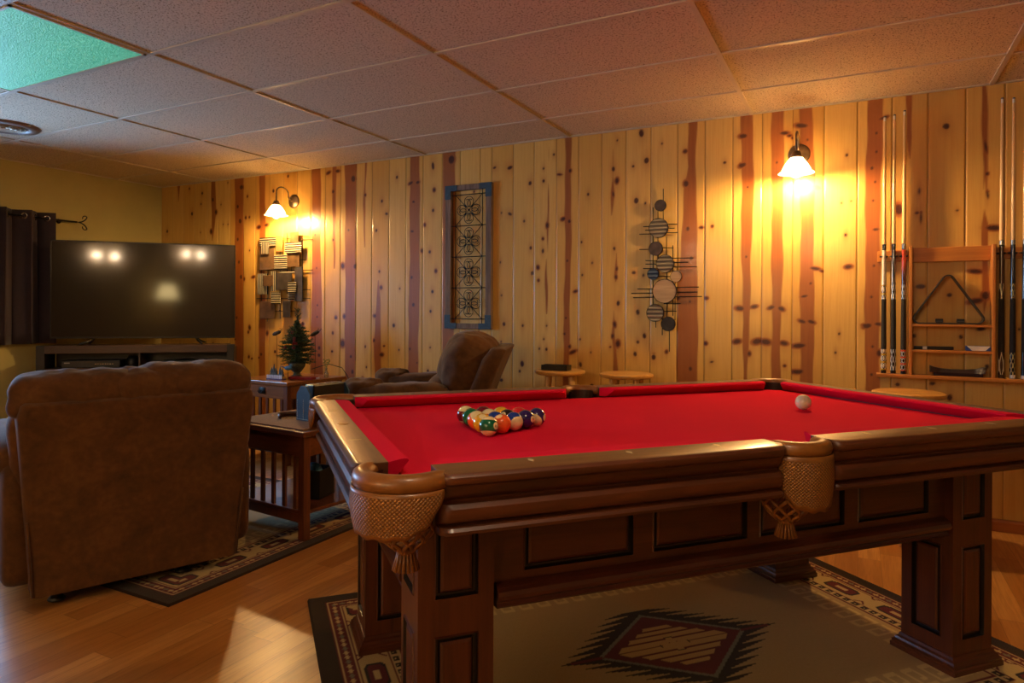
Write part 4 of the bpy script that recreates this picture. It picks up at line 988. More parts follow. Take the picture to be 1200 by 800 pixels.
for x, (top, fa, inl, but, bump_, jt, lab) in zip(cuex, cues):
    z0 = .8195; q = empty('billiard_cue', (x, YW - .052, z0), 0, lab, 'billiard cue', 'billiard cues standing in the wall rack'); T = top - z0
    rad = lambda z: .0148 + (.0065 - .0148) * min(1, max(0, z / T)) ** .9
    def seg(name, za, zb_, m, k=1.0, rough=0):
        bm = BM(); add_lathe(bm, [(rad(za) * k, za), (rad((za + zb_) / 2) * k, (za + zb_) / 2), (rad(zb_) * k, zb_)], 16); return obj(name, bm, m, q, auto=40)
    seg('bumper', 0, .018, bump_, .92); seg('butt_sleeve', .018, .135, but); seg('wrap', .135, .415, wrapm, 1.01); seg('inlay_ring', .415, .495, inl); seg('forearm', .495, .690, fa)
    if jt is None: seg('joint', .690, .724, black_g, 1.02)
    else: seg('joint', .690, .698, black_g, 1.02); seg('joint_collar', .698, .722, jt, 1.02)
    seg('shaft', .724, T - .028, maple); seg('ferrule', T - .028, T - .007, whitep); seg('tip', T - .007, T, plain('blue_chalked_tip', '#4a5560', .9), .95)
# ball triangle on the top shelf
TR = empty('ball_triangle', (.427, YW - .045, 1.0985), 0, 'black plastic ball rack triangle standing on the cue rack shelf', 'ball triangle')
bm = BM(); hwid, hgt, rc = .160, .272, .030; pts = []
cn = [(-hwid + rc * .9, rc), (hwid - rc * .9, rc), (0, hgt - rc * 1.15)]; an = [(-PI * .5 - PI * .66, -PI * .5), (-PI * .5, PI * .16), (PI * .16, PI * .84)]
for (cx, cz), (a0, a1) in zip(cn, an):
    for k in range(9):
        a = a0 + (a1 - a0) * k / 8; pts.append((cx, cz, math.cos(a), math.sin(a)))
sec = []
for cx, cz, ca, sa in pts:
    sec.append([Vector((cx + (rc - .007) * ca, y, cz + (rc - .007) * sa)) if i < 2 else Vector((cx + rc * ca, y, cz + rc * sa)) for i, y in enumerate((-.028, .028, .028, -.028))])
R_ = [[bm.verts.new(p) for p in s] for s in sec]
for i in range(len(R_)):
    j = (i + 1) % len(R_)
    for k in range(4): bm.faces.new((R_[i][k], R_[i][(k + 1) % 4], R_[j][(k + 1) % 4], R_[j][k]))
obj('hoop', bm, plain('dark_grey_plastic', '#25211d', .45), TR)
for (px, lab) in ((1100.6, 'small black chalk cube inside the ball triangle nearer the ivory cue'), (1125.5, 'small black chalk cube inside the ball triangle nearer the brown burl cue')):
    x, z = W(px, 373, YW - .045); t = empty('chalk_cube', (x, YW - .045, 1.1065), 0, lab, 'chalk', 'chalk cubes in the triangle')
    obj('body', box(-.017, .017, -.012, .012, 0, .021, .003), M['black'], t); obj('paper_band', box(-.0174, .0174, -.0124, .0124, .004, .010), plain('grey_chalk_label', '#4d4a46', .6), t)
# tip tool case and chalk box
t = empty('tool_case', (.362, YW - .045, .958), .02, 'slim black cue tool case with a white label on the middle shelf', 'tool case')
obj('body', box(-.092, .092, -.014, .014, 0, .018, .005), M['black'], t); obj('label_patch', box(-.052, -.032, -.0145, -.0138, .001, .017), whitep, t)
t = empty('chalk_box', (.563, YW - .045, .958), 0, 'blue and white chalk box on the middle shelf', 'chalk box')
obj('body', box(-.054, .054, -.02, .02, 0, .026, .001), plain('blue_card', '#1c3f86', .5), t)
bm = BM(); add_loft(bm, [[Vector((x_, y_, z_)) for x_, z_ in ((-.028, .0008), (.030, .0008), (.054, .0255), (-.052, .0255))] for y_ in (-.0212, -.0198)]); obj('white_panel', bm, plain('white_card', '#ddd6c6', .5), t)
t = empty('table_brush', (.470, YW - .05, .819), 0, 'dark wooden pool table brush lying on the base shelf of the cue rack', 'brush')
bm = BM(); secs = []
for k in range(15):
    x = -.125 + .25 * k / 14; w = .020 * (1 if abs(x) < .09 else 1.25); zt = .036 + (.018 * (abs(x) / .125) ** 3)
    secs.append([Vector((x, -w, .018)), Vector((x, w, .018)), Vector((x, w * .8, zt)), Vector((x, -w * .8, zt))])
add_loft(bm, secs); obj('handle', bm, wood('dark_brush_handle', '#1e100b', '#3e2216', 0, .3, .4, 1), t, auto=30)
obj('bristles', box(-.105, .115, -.016, .016, .0005, .019, .002), plain('dark_bristles', '#2a1512', .9), t)

# ------------------------------------------------------------------ stools
def stool(loc, rz, label):
    t = empty('bar_stool', loc, rz, label, 'stool', 'round wooden stools along the pine wall')
    bm = BM(); H = .768 if loc[0] < 0 else .752
    add_lathe(bm, [(0, H - .030), (.150, H - .030), (.163, H - .026), (.170, H - .015), (.167, H - .005), (.155, H), (.145, H + .0005), (.08, H - .002), (0, H - .003)], 48); obj('seat', bm, M['stoolwood'], t, auto=50)
    legs = []
    for k in range(4):
        a = PI / 4 + k * PI / 2; p0 = Vector((.105 * math.cos(a), .105 * math.sin(a), H - .029)); p1 = Vector((.19 * math.cos(a), .19 * math.sin(a), .001)); legs.append((p0, p1))
        bm = BM(); add_tube(bm, [p0, p0.lerp(p1, .4), p1], [.0185, .0185, .015], 14); obj('leg', bm, M['stoolleg'], t, auto=50)
    for z, off in ((.22, 0), (.36, 1)):
        for k in range(4):
            a, b_ = legs[k], legs[(k + 1) % 4]; zz = z + .03 * ((k + off) % 2); f = 1 - zz / (H - .03); bm = BM(); add_tube(bm, [a[0].lerp(a[1], f), b_[0].lerp(b_[1], f)], .010, 10); obj('rung', bm, M['stoolleg'], t, auto=50)
    return t
stool((-1.765, 4.10, 0), .35, 'round birch stool by the pine wall with a black tray on its seat')
stool((-1.308, 4.10, 0), .1, 'bare round birch stool by the pine wall standing below the discs art')
stool((.228, 4.02, 0), .6, 'round birch stool under the cue rack')
t = empty('black_tray', (-1.775, 4.06, .7695), .04, 'small black rectangular tray on the stool nearest the armchair', 'tray')
bm = BM(); add_box(bm, -.085, .085, -.04, .04, 0, .006)
for q in ((-.09, .09, -.045, -.039), (-.09, .09, .039, .045), (-.09, -.084, -.045, .045), (.084, .09, -.045, .045)): add_box(bm, q[0], q[1], q[2], q[3], 0, .034, .001, 1)
obj('body', bm, plain('black_leatherette', '#141210', .4, coat=.2), t)

# ------------------------------------------------------------------ TV and stand
TVA = math.radians(43.6); tvm = Vector(((-6.013 - 4.971) / 2, (3.187 + 4.18) / 2, .853))
TV = empty('television', tvm, TVA, 'large flat black television standing across the corner on a media stand', 'television'); w_ = .7194
def trot(x0, x1, y0, y1, z0, z1, b=.002): return box(x0, x1, y0, y1, z0, z1, b)
bm = BM(); add_box(bm, -w_, w_, .006, .045, .05, .88, .004); add_box(bm, -.5, .5, .045, .085, .07, .55, .012); obj('housing', bm, M['black'], TV)
bm = BM()
for q in ((-w_, w_, .05, .066), (-w_, w_, .871, .8805), (-w_, -w_ + .009, .05, .88), (w_ - .009, w_, .05, .88)): add_box(bm, q[0], q[1], -.004, .008, q[2], q[3], .0015, 1)
obj('bezel', bm, plain('brushed_black_bezel', '#1c1b1b', .3, .5), TV)
s_ = NT('glossy_dark_screen'); s_.set(col=(.020, .016, .014, 1), rough=.075, spec=.32); obj('screen', box(-w_ + .008, w_ - .008, -.001, .006, .066, .872, 0), s_.m, TV)
for sx in (-1, 1):
    bm = BM(); add_tube(bm, [(sx * .40, .02, .055), (sx * .42, -.01, .03), (sx * .47, -.12, .006)], [.012, .010, .008], 8); add_tube(bm, [(sx * .40, .02, .055), (sx * .42, .05, .03), (sx * .46, .13, .006)], [.012, .010, .008], 8); obj('foot', bm, M['black'], TV, True)
bm = BM(); cu = bpy.data.curves.new('t', 'FONT')
# stand
sa, sb = Vector((-5.945, 3.045, 0)), Vector((-4.862, 4.085, 0)); sd = (sb - sa); sl = sd.length; sang = math.atan2(sd.y, sd.x)
ST = empty('media_stand', ((sa + sb) / 2), sang, 'low dark walnut media stand with black end posts under the television', 'media stand')
h = sl / 2; D = .28
def st(name, x0, x1, y0, y1, z0, z1, m, bev=.003): return obj(name, box(x0, x1, y0, y1, z0, z1, bev), M[m], ST)
for sx in (-1, 1):
    st('post', sx * h - (.062 if sx > 0 else 0), sx * h + (.062 if sx < 0 else 0), 0, .062, 0, .852, 'ebony')
    st('end_panel', sx * h - (.05 if sx > 0 else -.01), sx * h + (.05 if sx < 0 else -.01), .06, D, .05, .83, 'ebony')
st('top_board', -h + .06, h - .06, 0, D, .785, .850, 'walnut'); st('shelf', -h + .06, h - .06, .01, D, .640, .662, 'walnut'); st('bottom_board', -h + .06, h - .06, .01, D, .07, .10, 'walnut')
st('back_panel', -h + .06, h - .06, D - .012, D - .002, .07, .79, 'ebony', 0); st('divider', -.008, .008, .02, D - .014, .662, .785, 'walnut'); st('divider', -.15, -.135, .02, D - .014, .10, .64, 'walnut'); st('divider', .135, .15, .02, D - .014, .10, .64, 'walnut')
for (x0, x1) in ((-h + .065, -.155), (.155, h - .065)):
    bm = BM(); add_box(bm, x0, x1, .004, .022, .105, .636, .003)
    n = int((x1 - x0) / .03)
    for k in range(n): xx = x0 + (k + .5) * (x1 - x0) / n; add_box(bm, xx - .010, xx + .010, -.002, .006, .13, .61, .002, 1)
    dd = obj('door', bm, wood('slatted_walnut_door', '#33201a', '#573a2c', 2, .5, .1, 1), ST)
    xk = x1 - .02 if x0 < 0 else x0 + .02; bm = BM(); bmesh.ops.create_icosphere(bm, subdivisions=2, radius=.011)
    for v in bm.verts: v.co += Vector((xk, -.012, .40))
    obj('knob', bm, M['blackm'], dd, True)
SM = Matrix.Translation((sa + sb) / 2) @ Matrix.Rotation(sang, 4, 'Z')
def on_shelf(name, x, y, z, label, cat, rz=0):
    p = SM @ Vector((x, y, z)); return empty(name, p, sang + rz, label, cat)
t = on_shelf('media_player', -.36, .13, .6625, 'long black media player on the stand shelf nearer the curtain', 'media player')
obj('body', box(-.215, .215, -.11, .10, .004, .062, .004), M['black'], t)
obj('display', box(-.195, -.155, -.1115, -.1095, .040, .048), plain('pale_display', '#9aa0a8', .4), t)
bm = BM()
for k in range(8): add_box(bm, .03 + k * .018, .040 + k * .018, -.1118, -.1095, .030, .036)
obj('button_row', bm, M['steel'], t)
t = on_shelf('game_console', .32, .14, .6625, 'flat grey game console on the stand shelf nearer the pine wall', 'game console')
obj('body', box(-.155, .155, -.11, .10, .003, .042, .006), plain('grey_console_plastic', '#4b443d', .4), t); obj('top_lid', box(-.15, .15, -.10, .095, .0425, .052, .003), M['black'], t)
t = on_shelf('remote_control', .34, .12, .7155, 'black remote control lying on the grey console', 'remote control', .5)
obj('body', box(-.08, .08, -.02, .02, 0, .014, .005), M['black'], t)
t = on_shelf('speaker_puck', -.075, .12, .6625, 'small rounded black speaker beside the shelf divider', 'speaker')
bm = BM(); add_lathe(bm, [(0, 0), (.045, 0), (.052, .02), (.045, .07), (.025, .095), (0, .1)], 24); obj('body', bm, M['black'], t, True)
# a soundbar-like sensor bar under the screen
# ------------------------------------------------------------------ curtain + rod
CR = empty('curtain_rod', (XL, 1.4, 1.925), 0, 'black iron curtain rod with a curled scroll finial above the dark curtain', 'curtain rod')
bm = BM(); add_tube(bm, [(.085, -2.3, 0), (.085, 2.09, 0)], .008, 10); obj('rod', bm, M['blackm'], CR, True)
for yb in (1.98, -2.2):
    bm = BM(); add_tube(bm, [(.001, yb, 0), (.085, yb, 0)], .006, 8); add_lathe(bm, [(0, 0), (.022, 0), (.018, .006), (0, .008)], 16, M=Matrix.Rotation(PI / 2, 4, 'Y'), c=(0.001, yb, 0)); obj('bracket', bm, M['blackm'], CR, True)
bm = BM()
for sg in (1, -1):
    pts = []
    for k in range(22):
        t_ = k / 21; a = -PI / 2 + t_ * PI * 1.55; r = .036 * (1 - .45 * t_); pts.append(Vector((.085, 2.09 + .01 + .055 * min(1, t_ * 2.2) + r * math.cos(a) * .9, sg * (.036 + r * math.sin(a)))))
    add_tube(bm, pts, [.006 - .002 * k / 21 for k in range(22)], 8)
obj('finial', bm, M['blackm'], CR, True)
CT = empty('curtain', (XL + .085, 2.85, .86), 0, 'dark brown grommet curtain hanging in deep folds beside the television', 'curtain')
def cur_prof(z):
    L = []; n = 90; y0, y1 = -.16, .435
    for k in range(n + 1):
        t_ = k / n; ph = t_ * 2 * PI * 3.1 + .9; am = .048 + .012 * z
        L.append(Vector((am * math.sin(ph) + .006 * math.sin(ph * 2.3 + z * 2), y0 + (y1 - y0) * t_ * (1 + .012 * (1 - z)) + .012 * math.sin(ph * 2), 0)))
    return L
bm = BM(); rowsC = []
for j in range(13):
    z = j / 12; rowsC.append([bm.verts.new((p.x, p.y, z * 1.115)) for p in cur_prof(z)])
for j in range(12):
    for k in range(90): bm.faces.new((rowsC[j][k], rowsC[j][k + 1], rowsC[j + 1][k + 1], rowsC[j + 1][k]))
co_ = obj('fabric', bm, M['curtain'], CT, True); md = co_.modifiers.new('t', 'SOLIDIFY'); md.thickness = .003
pr = cur_prof(1.0)
for k in range(4, 90, 1):
    if pr[k - 1].x * pr[k].x <= 0 and k < 89:
        bm = BM(); d = (pr[k] - pr[k - 1]).normalized(); nrm = Vector((d.y, -d.x, 0)); Mx = Matrix((Vector((0, 0, 1)).cross(nrm), Vector((0, 0, 1)), nrm)).transposed().to_4x4()
        add_lathe(bm, [(.016, -.004), (.026, -.004), (.026, .004), (.016, .004), (.016, -.004)], 20, M=Mx, c=(pr[k].x, pr[k].y, 1.065), caps=False); obj('grommet', bm, M['steel'], CT, True)

# ------------------------------------------------------------------ end tables (mission style)
def end_table(loc, rz, w, d, h, label, drawer=False, light=False):
    """origin: front corner on the floor; table extends to -x (w) and +y (d) in its own frame"""
    t = empty('end_table', loc, rz, label, 'end table', 'mission-style slatted end tables')
    m1, m2 = (M['cherry'], M['cherry_h']) if not light else (M['cherry'], M['cherry_lt'])
    o = .022; L = .042
    bm = BM(); add_box(bm, -w - o, o, -o, d + o, h - .026, h, .004, 2); obj('table_top', bm, m2, t)
    for (x, y) in ((-L, 0), (-w, 0), (-L, d - L), (-w, d - L)): obj('leg', box(x, x + L, y, y + L, .0005, h - .026, .002, 1), m1, t)
    z0 = h - .026 - .105
    for (x0, x1, y0, y1) in ((-w + L, -L, .006, .024), (-w + L, -L, d - .024, d - .006), (-.024, -.006, L, d - L), (-w + .006, -w + .024, L, d - L)):
        nm = 'drawer' if (drawer and y0 < .03 and x0 < -.1 and x1 > -w + .1) else 'skirt'
        s = obj(nm, box(x0, x1, y0, y1, z0, h - .027, .002, 1), m2, t)
        if nm == 'drawer':
            bm = BM(); add_box(bm, -w / 2 - .035, -w / 2 + .035, .001, .006, z0 + .030, z0 + .078, .002, 1); pts = [(-w / 2 + .022 * math.cos(a), -.006 - .012 * math.sin(a * .5), z0 + .058 - .022 * abs(math.sin(a))) for a in [PI * k / 10 for k in range(11)]]
            add_tube(bm, pts, .0035, 8); obj('handle', bm, M['blackm'], s, True)
    # arched lower rail under drawer, side rails, slats
    obj('shelf', box(-w + .004, -.004, .004, d - .004, .128, .146, .002, 1), m2, t)
    for (x0, x1, y0, y1) in ((-w + L, -L, .010, .030), (-w + L, -L, d - .030, d - .010)): obj('lower_rail', box(x0, x1, y0, y1, .082, .128, .002, 1), m1, t)
    n = 6
    for y in (.014, d - .028):
        for k in range(n):
            x = -w + L + (k + .5) * (w - 2 * L) / n; obj('slat', box(x - .012, x + .012, y, y + .014, .146, z0, .001, 1), m1, t)
    return t
end_table((-2.432, 2.462, 0.0092), math.radians(-5.5), .60, .56, .545, 'slatted cherry end table with woven mat beside the pool table corner')
ET2 = end_table((-3.745, 3.62, 0.0), math.radians(-3), .56, .56, .6205, 'slatted end table with a drawer and black handle holding the small tree', drawer=True, light=True)
E1 = rot_m((-2.432, 2.462, 0.0092), math.radians(-5.5)); E2 = rot_m((-3.745, 3.62, 0.0085), math.radians(-3))  # table top height reference
def on1(x, y, z=0): return E1 @ Vector((x, y, .5455 + z))
def on2(x, y, z=0): return E2 @ Vector((x, y, .6125 + z))
mt = obj('table_mat', box(-.29, .29, -.265, .245, 0, .006, .002), None and M['black'] or plain('woven_brown_mat', '#8a6238', .85, var=.2, scale=250, bump=.5, bscale=400)); mt.location = on1(-.31, .275); mt.rotation_euler = (0, 0, math.radians(-5.5)); tag(mt, 'brown woven mat covering the top of the nearer end table', 'mat')
# leather caddy
blue = plain('dark_leather_daylight_blue', '#2f4a5c', .42, coat=.2, var=.15);  # dark leather with the blue of the window daylight put into its colour
RCm = empty('remote_caddy', on1(-.235, .19, .0065), math.radians(84), 'dark leather remote caddy coloured with blue daylight, with white stitching and peaked end on the mat', 'caddy')
bm = BM(); ex = [(-.055, 0), (.055, 0), (.055, .140), (.022, .185), (-.022, .185), (-.055, .140)]
for x in (0, .27):
    add_loft(bm, [[Vector((x + dx_, y, z)) for y, z in ex] for dx_ in (0, .008)])
add_box(bm, .008, .27, -.055, -.047, 0, .110); add_box(bm, .008, .27, .047, .055, 0, .110); add_box(bm, .008, .27, -.047, .047, 0, .008)
obj('body', bm, blue, RCm)
bm = BM()
for y in (-.049, .049, 0):
    for k in range(14): add_box(bm, -.0012, .0, y - .0012, y + .0012, .006 + k * .0078, .0105 + k * .0078)
for k in range(12): add_box(bm, -.0012, 0, -.049 + k * .0085, -.044 + k * .0085, .005, .0075)
obj('stitching', bm, whitep, RCm)
rmb = empty('remote_control', RCm.location + Matrix.Rotation(math.radians(84), 3, 'Z') @ Vector((.14, .0, .0095)), math.radians(84), 'black remote controls box standing in the dark leather caddy', 'remote control')
obj('body', box(-.10, .12, -.035, .035, 0, .180, .008), plain('black_remote_plastic', '#100f0f', .35), rmb)
bm = BM()
for k in range(4): add_box(bm, -.08 + k * .05, -.055 + k * .05, -.012, .012, .1795, .183, .002, 1)
obj('button_row', bm, M['steel'], rmb)
st_ = empty('leather_strap', on1(-.385, .22, .0065), .3, 'coiled brown leather strap with a pale lining lying on the mat', 'strap')
bm = BM(); secs = []
for k in range(25):
    a = -.3 + 4.6 * k / 24; r = .055; secs.append([Vector((r * math.cos(a), r * math.sin(a), 0)), Vector(((r + .006) * math.cos(a), (r + .006) * math.sin(a), 0)), Vector(((r + .006) * math.cos(a), (r + .006) * math.sin(a), .026)), Vector((r * math.cos(a), r * math.sin(a), .026))])
add_loft(bm, secs); obj('band', bm, plain('brown_strap_leather', '#6b4222', .4, coat=.2), st_, True)
tb_ = empty('storage_bin', E1 @ Vector((-.20, .24, .1470)), math.radians(12), 'dark square bin with a blue tissue pack on the end table lower shelf', 'bin')
bm = BM(); add_box(bm, -.075, .075, -.075, .075, 0, .008)
for q in ((-.075, .075, -.075, -.068), (-.075, .075, .068, .075), (-.075, -.068, -.075, .075), (.068, .075, -.075, .075)): add_box(bm, q[0], q[1], q[2], q[3], 0, .15, .002, 1)
obj('body', bm, plain('black_bin', '#15120f', .5), tb_)
bm = BM(); soft(bm, (0, 0, .12), (.045, .03, .055), .8, 3, noise_amp=.006, noise_scale=20); obj('tissue_pack', bm, plain('pale_blue_tissue', '#4a86b0', .6), tb_, True)

# ------------------------------------------------------------------ little tree and ornaments on the second table
def at2(px, py_bottom, yoff, z=0):
    return on2(px, yoff, z)
TRp = on2(-.235, .30)
TE = empty('miniature_fir_tree', TRp, 0, 'miniature decorated fir tree in a mossy urn on the drawer end table', 'tree')
bm = BM(); add_lathe(bm, [(0, 0), (.045, 0), (.048, .010), (.030, .020), (.024, .035), (.040, .055), (.062, .085), (.068, .115), (.060, .118), (.055, .10), (0, .098)], 28); obj('urn', bm, plain('mossy_stone_urn', '#4a4a34', .8, var=.3, scale=40, bump=.4, bscale=60), TE, True)
bm = BM(); add_tube(bm, [(0, 0, .09), (0, 0, .30), (.006, 0, .50)], [.012, .009, .003], 8); obj('trunk', bm, plain('fir_bark', '#3b2a1a', .9), TE)
bm = BM(); rr = random.Random(11); brs = []
for k in range(230):
    t_ = (k + rr.random()) / 230; z = .12 + .34 * t_; a = k * 2.39996; Lb = (.155 * (1 - t_ ** 1.5) ** .9 * (.75 + .6 * min(t_, .4)) + .012) * rr.uniform(.75, 1.12)
    if t_ > .85: Lb *= .7
    p0 = Vector((0, 0, z)); p1 = p0 + Vector((math.cos(a) * Lb, math.sin(a) * Lb, Lb * rr.uniform(-.1, .35) - .015)); brs.append((p0, p1))
for k in range(8): z = .44 + k * .012; a = k * 2.4; brs.append((Vector((.004, 0, z)), Vector((.004 + math.cos(a) * .025, math.sin(a) * .025, z + .03))))
brs.append((Vector((0, 0, .44)), Vector((.006, 0, .545))))
for p0, p1 in brs:
    d = p1 - p0; n = max(6, int(d.length / .0035))
    add_tube(bm, [p0, p1], [.0018, .0008], 4, caps=False)
    for i in range(n):
        q = p0.lerp(p1, .12 + .88 * i / n)
        for j in range(3):
            v = Vector((rr.uniform(-1, 1), rr.uniform(-1, 1), rr.uniform(-.6, 1))).normalized(); dr = (v + d.normalized() * .9).normalized(); Ln = rr.uniform(.015, .026); sd_ = dr.cross(Vector((rr.random(), rr.random(), rr.random()))).normalized() * .0019
            bm.faces.new([bm.verts.new(q - sd_), bm.verts.new(q + sd_), bm.verts.new(q + dr * Ln)])
s_ = NT('fir_needles'); s_.set(col=s_.ramp(s_.noise(s_.coord(), 45, 2), [(.3, srgb('#18301c')), (.55, srgb('#2d4a26')), (.8, srgb('#5a6a3a'))]), rough=.6)
obj('foliage', bm, s_.m, TE, recalc=False)
for k in range(7):
    a = rr.uniform(-2.2, -.6); z = rr.uniform(.18, .40); r = .11 * (1 - (z - .12) / .4) + .015; bm = BM()
    for j in range(3):
        bmm = BM(); bmesh.ops.create_icosphere(bmm, subdivisions=2, radius=.0065)
        me_ = bpy.data.meshes.new('x'); 
        for v in bmm.verts: v.co += Vector((r * math.cos(a) + rr.uniform(-.009, .009), r * math.sin(a) + rr.uniform(-.009, .009), z + rr.uniform(-.009, .009)))
        bmm.to_mesh(me_); bmm.free(); bm.from_mesh(me_); bpy.data.meshes.remove(me_)
    obj('berry_sprig', bm, plain('red_berries', '#8a1a1c', .35, coat=.3), TE, True)
# two capsule candles held out on wire stems behind the tree
def cone(x, y, z, ang, label):
    t = empty('pine_cone_pick', on2(x, y, 0), 0, label, 'ornament', 'pine cone picks beside the little tree')
    bm = BM(); add_tube(bm, [(0, 0, .002), (.006, 0, z * .5), (0, 0, z)], .0018, 6); obj('stem', bm, M['blackm'], t)
    bm = BM(); Mx = Matrix.Translation((0, 0, z)) @ Matrix.Rotation(ang, 4, 'Y'); add_lathe(bm, [(0, -.042), (.011, -.038), (.015, -.024), (.015, .024), (.011, .038), (0, .042)], 16, M=Mx)
    obj('cone', bm, plain('dark_cone', '#2c241c', .7, var=.3, scale=120, bump=.6, bscale=150), t, True)
    bm = BM()
    for k in range(6):
        q = Vector((math.copysign(.02 + .012 * k, math.sin(ang)) * .8, 0, z + .012 + .012 * (k % 3))); add_tube(bm, [(0, 0, z), q], .0012, 5)
        add_lathe(bm, [(0, -.005), (.005, 0), (0, .005)], 8, c=q)
    obj('berry_twig', bm, plain('dark_berries', '#3d2a20', .5), t, True)
cone(-.385, .226, .35, 1.25, 'dark pine cone pick on a thin stem nearer the television side of the little tree'); cone(-.105, .364, .35, 1.15, 'dark pine cone pick on a thin stem between the little tree and armchair')
# village blocks
vb = empty('winter_village', on2(-.235, .10), 0, 'little winter village block with white picket fence and grey firs', 'ornament')
obj('base', box(-.085, .075, -.022, .022, 0, .008, .001), plain('purple_base', '#5b3f6a', .5), vb)
bm = BM()
for k in range(9): x = -.078 + k * .0185; add_box(bm, x - .006, x + .006, -.021, -.016, .008, .036, .001, 1)
add_box(bm, -.083, .073, -.019, -.017, .018, .022); obj('picket_fence', bm, plain('white_picket', '#cfd2e2', .5), vb)
for k, (x, hh_) in enumerate(((-.055, .075), (-.03, .10), (-.008, .07), (.035, .085), (.058, .07))):
    bm = BM(); add_lathe(bm, [(.003, .008), (.003, .025), (.018, .026), (.008, .02 + hh_ * .45), (.013, .02 + hh_ * .46), (.0, .02 + hh_)], 10, c=(x, .004, 0)); obj('fir', bm, plain('frosted_grey_fir', '#4a5560', .7), vb)
bb = empty('blue_bird_ornament', on2(-.165, .15), .4, 'small blue bird ornament perched in front of the urn', 'ornament')
bm = BM(); add_tube(bm, [(0, 0, 0), (0, 0, .07)], .002, 6); obj('stand', bm, M['blackm'], bb)
bm = BM(); soft(bm, (0, 0, .088), (.028, .014, .017), .9, 3); soft(bm, (.022, 0, .106), (.012, .011, .011), .9, 2); obj('body', bm, plain('sky_blue_glaze', '#3c78ae', .3, coat=.5), bb, True)
bm = BM(); add_loft(bm, [[Vector((x, y, z)) for x, y, z in ((-.02, -.006, .085), (-.02, .006, .085), (-.02, .006, .094), (-.02, -.006, .094))], [Vector((x, y, z)) for x, y, z in ((-.06, -.009, .102), (-.06, .009, .102), (-.06, .009, .105), (-.06, -.009, .105))]]); obj('tail', bm, plain('deep_blue_glaze', '#25578c', .3, coat=.5), bb)
rb_ = empty('red_book', on2(-.095, .24), .25, 'thin red box lying flat beside the urn on the drawer end table', 'box')
obj('body', box(-.10, .10, -.05, .05, 0, .020, .003), plain('red_card', '#8e1a22', .4, coat=.3), rb_)
wc = empty('tea_light', on2(-.01, .30), 0, 'small pale tea light at the rear edge of the drawer end table', 'candle')
bm = BM(); add_lathe(bm, [(0, 0), (.019, 0), (.019, .014), (.016, .012), (0, .011)], 20); obj('cup', bm, plain('pale_lilac_wax', '#b9aec8', .5), wc, True); bm = BM(); add_tube(bm, [(0, 0, .010), (0, 0, .019)], .001, 5); obj('wick', bm, M['black'], wc)
fs = empty('flower_sprig', on2(-.055, .44), 0, 'small dried flower sprig in a slim glass bottle by the pine wall', 'flowers')
bm = BM(); add_lathe(bm, [(0, 0), (.016, 0), (.018, .03), (.008, .055), (.008, .075)], 16); s_ = NT('clear_bottle_glass'); s_.set(col=(.8, .85, .85, 1), rough=.05, trans=.8); obj('bottle', bm, s_.m, fs, True)
bm = BM()
for k in range(9):
    a = k * .7; q = Vector((.022 * math.cos(a), .022 * math.sin(a), .115 + .012 * (k % 3))); add_tube(bm, [(0, 0, .01), (0, 0, .07), q], .0012, 5); add_lathe(bm, [(0, -.007), (.009, 0), (0, .007)], 7, c=q)
obj('blossom', bm, plain('yellow_green_blossom', '#8a8a4a', .7), fs, True)
cd = obj('power_cord', (lambda b: (add_tube(b, [on2(-.18, .40, .06), on2(-.10, .50, .10), on2(.0, .555, .07), on2(.035, .575, .012), on2(.05, .60, -.05), on2(.05, .60, -.5)], .003, 6), b)[1])(BM()), M['black'], None, True); tag(cd, 'thin dark cord arching from the little tree down behind the drawer end table', 'cord')

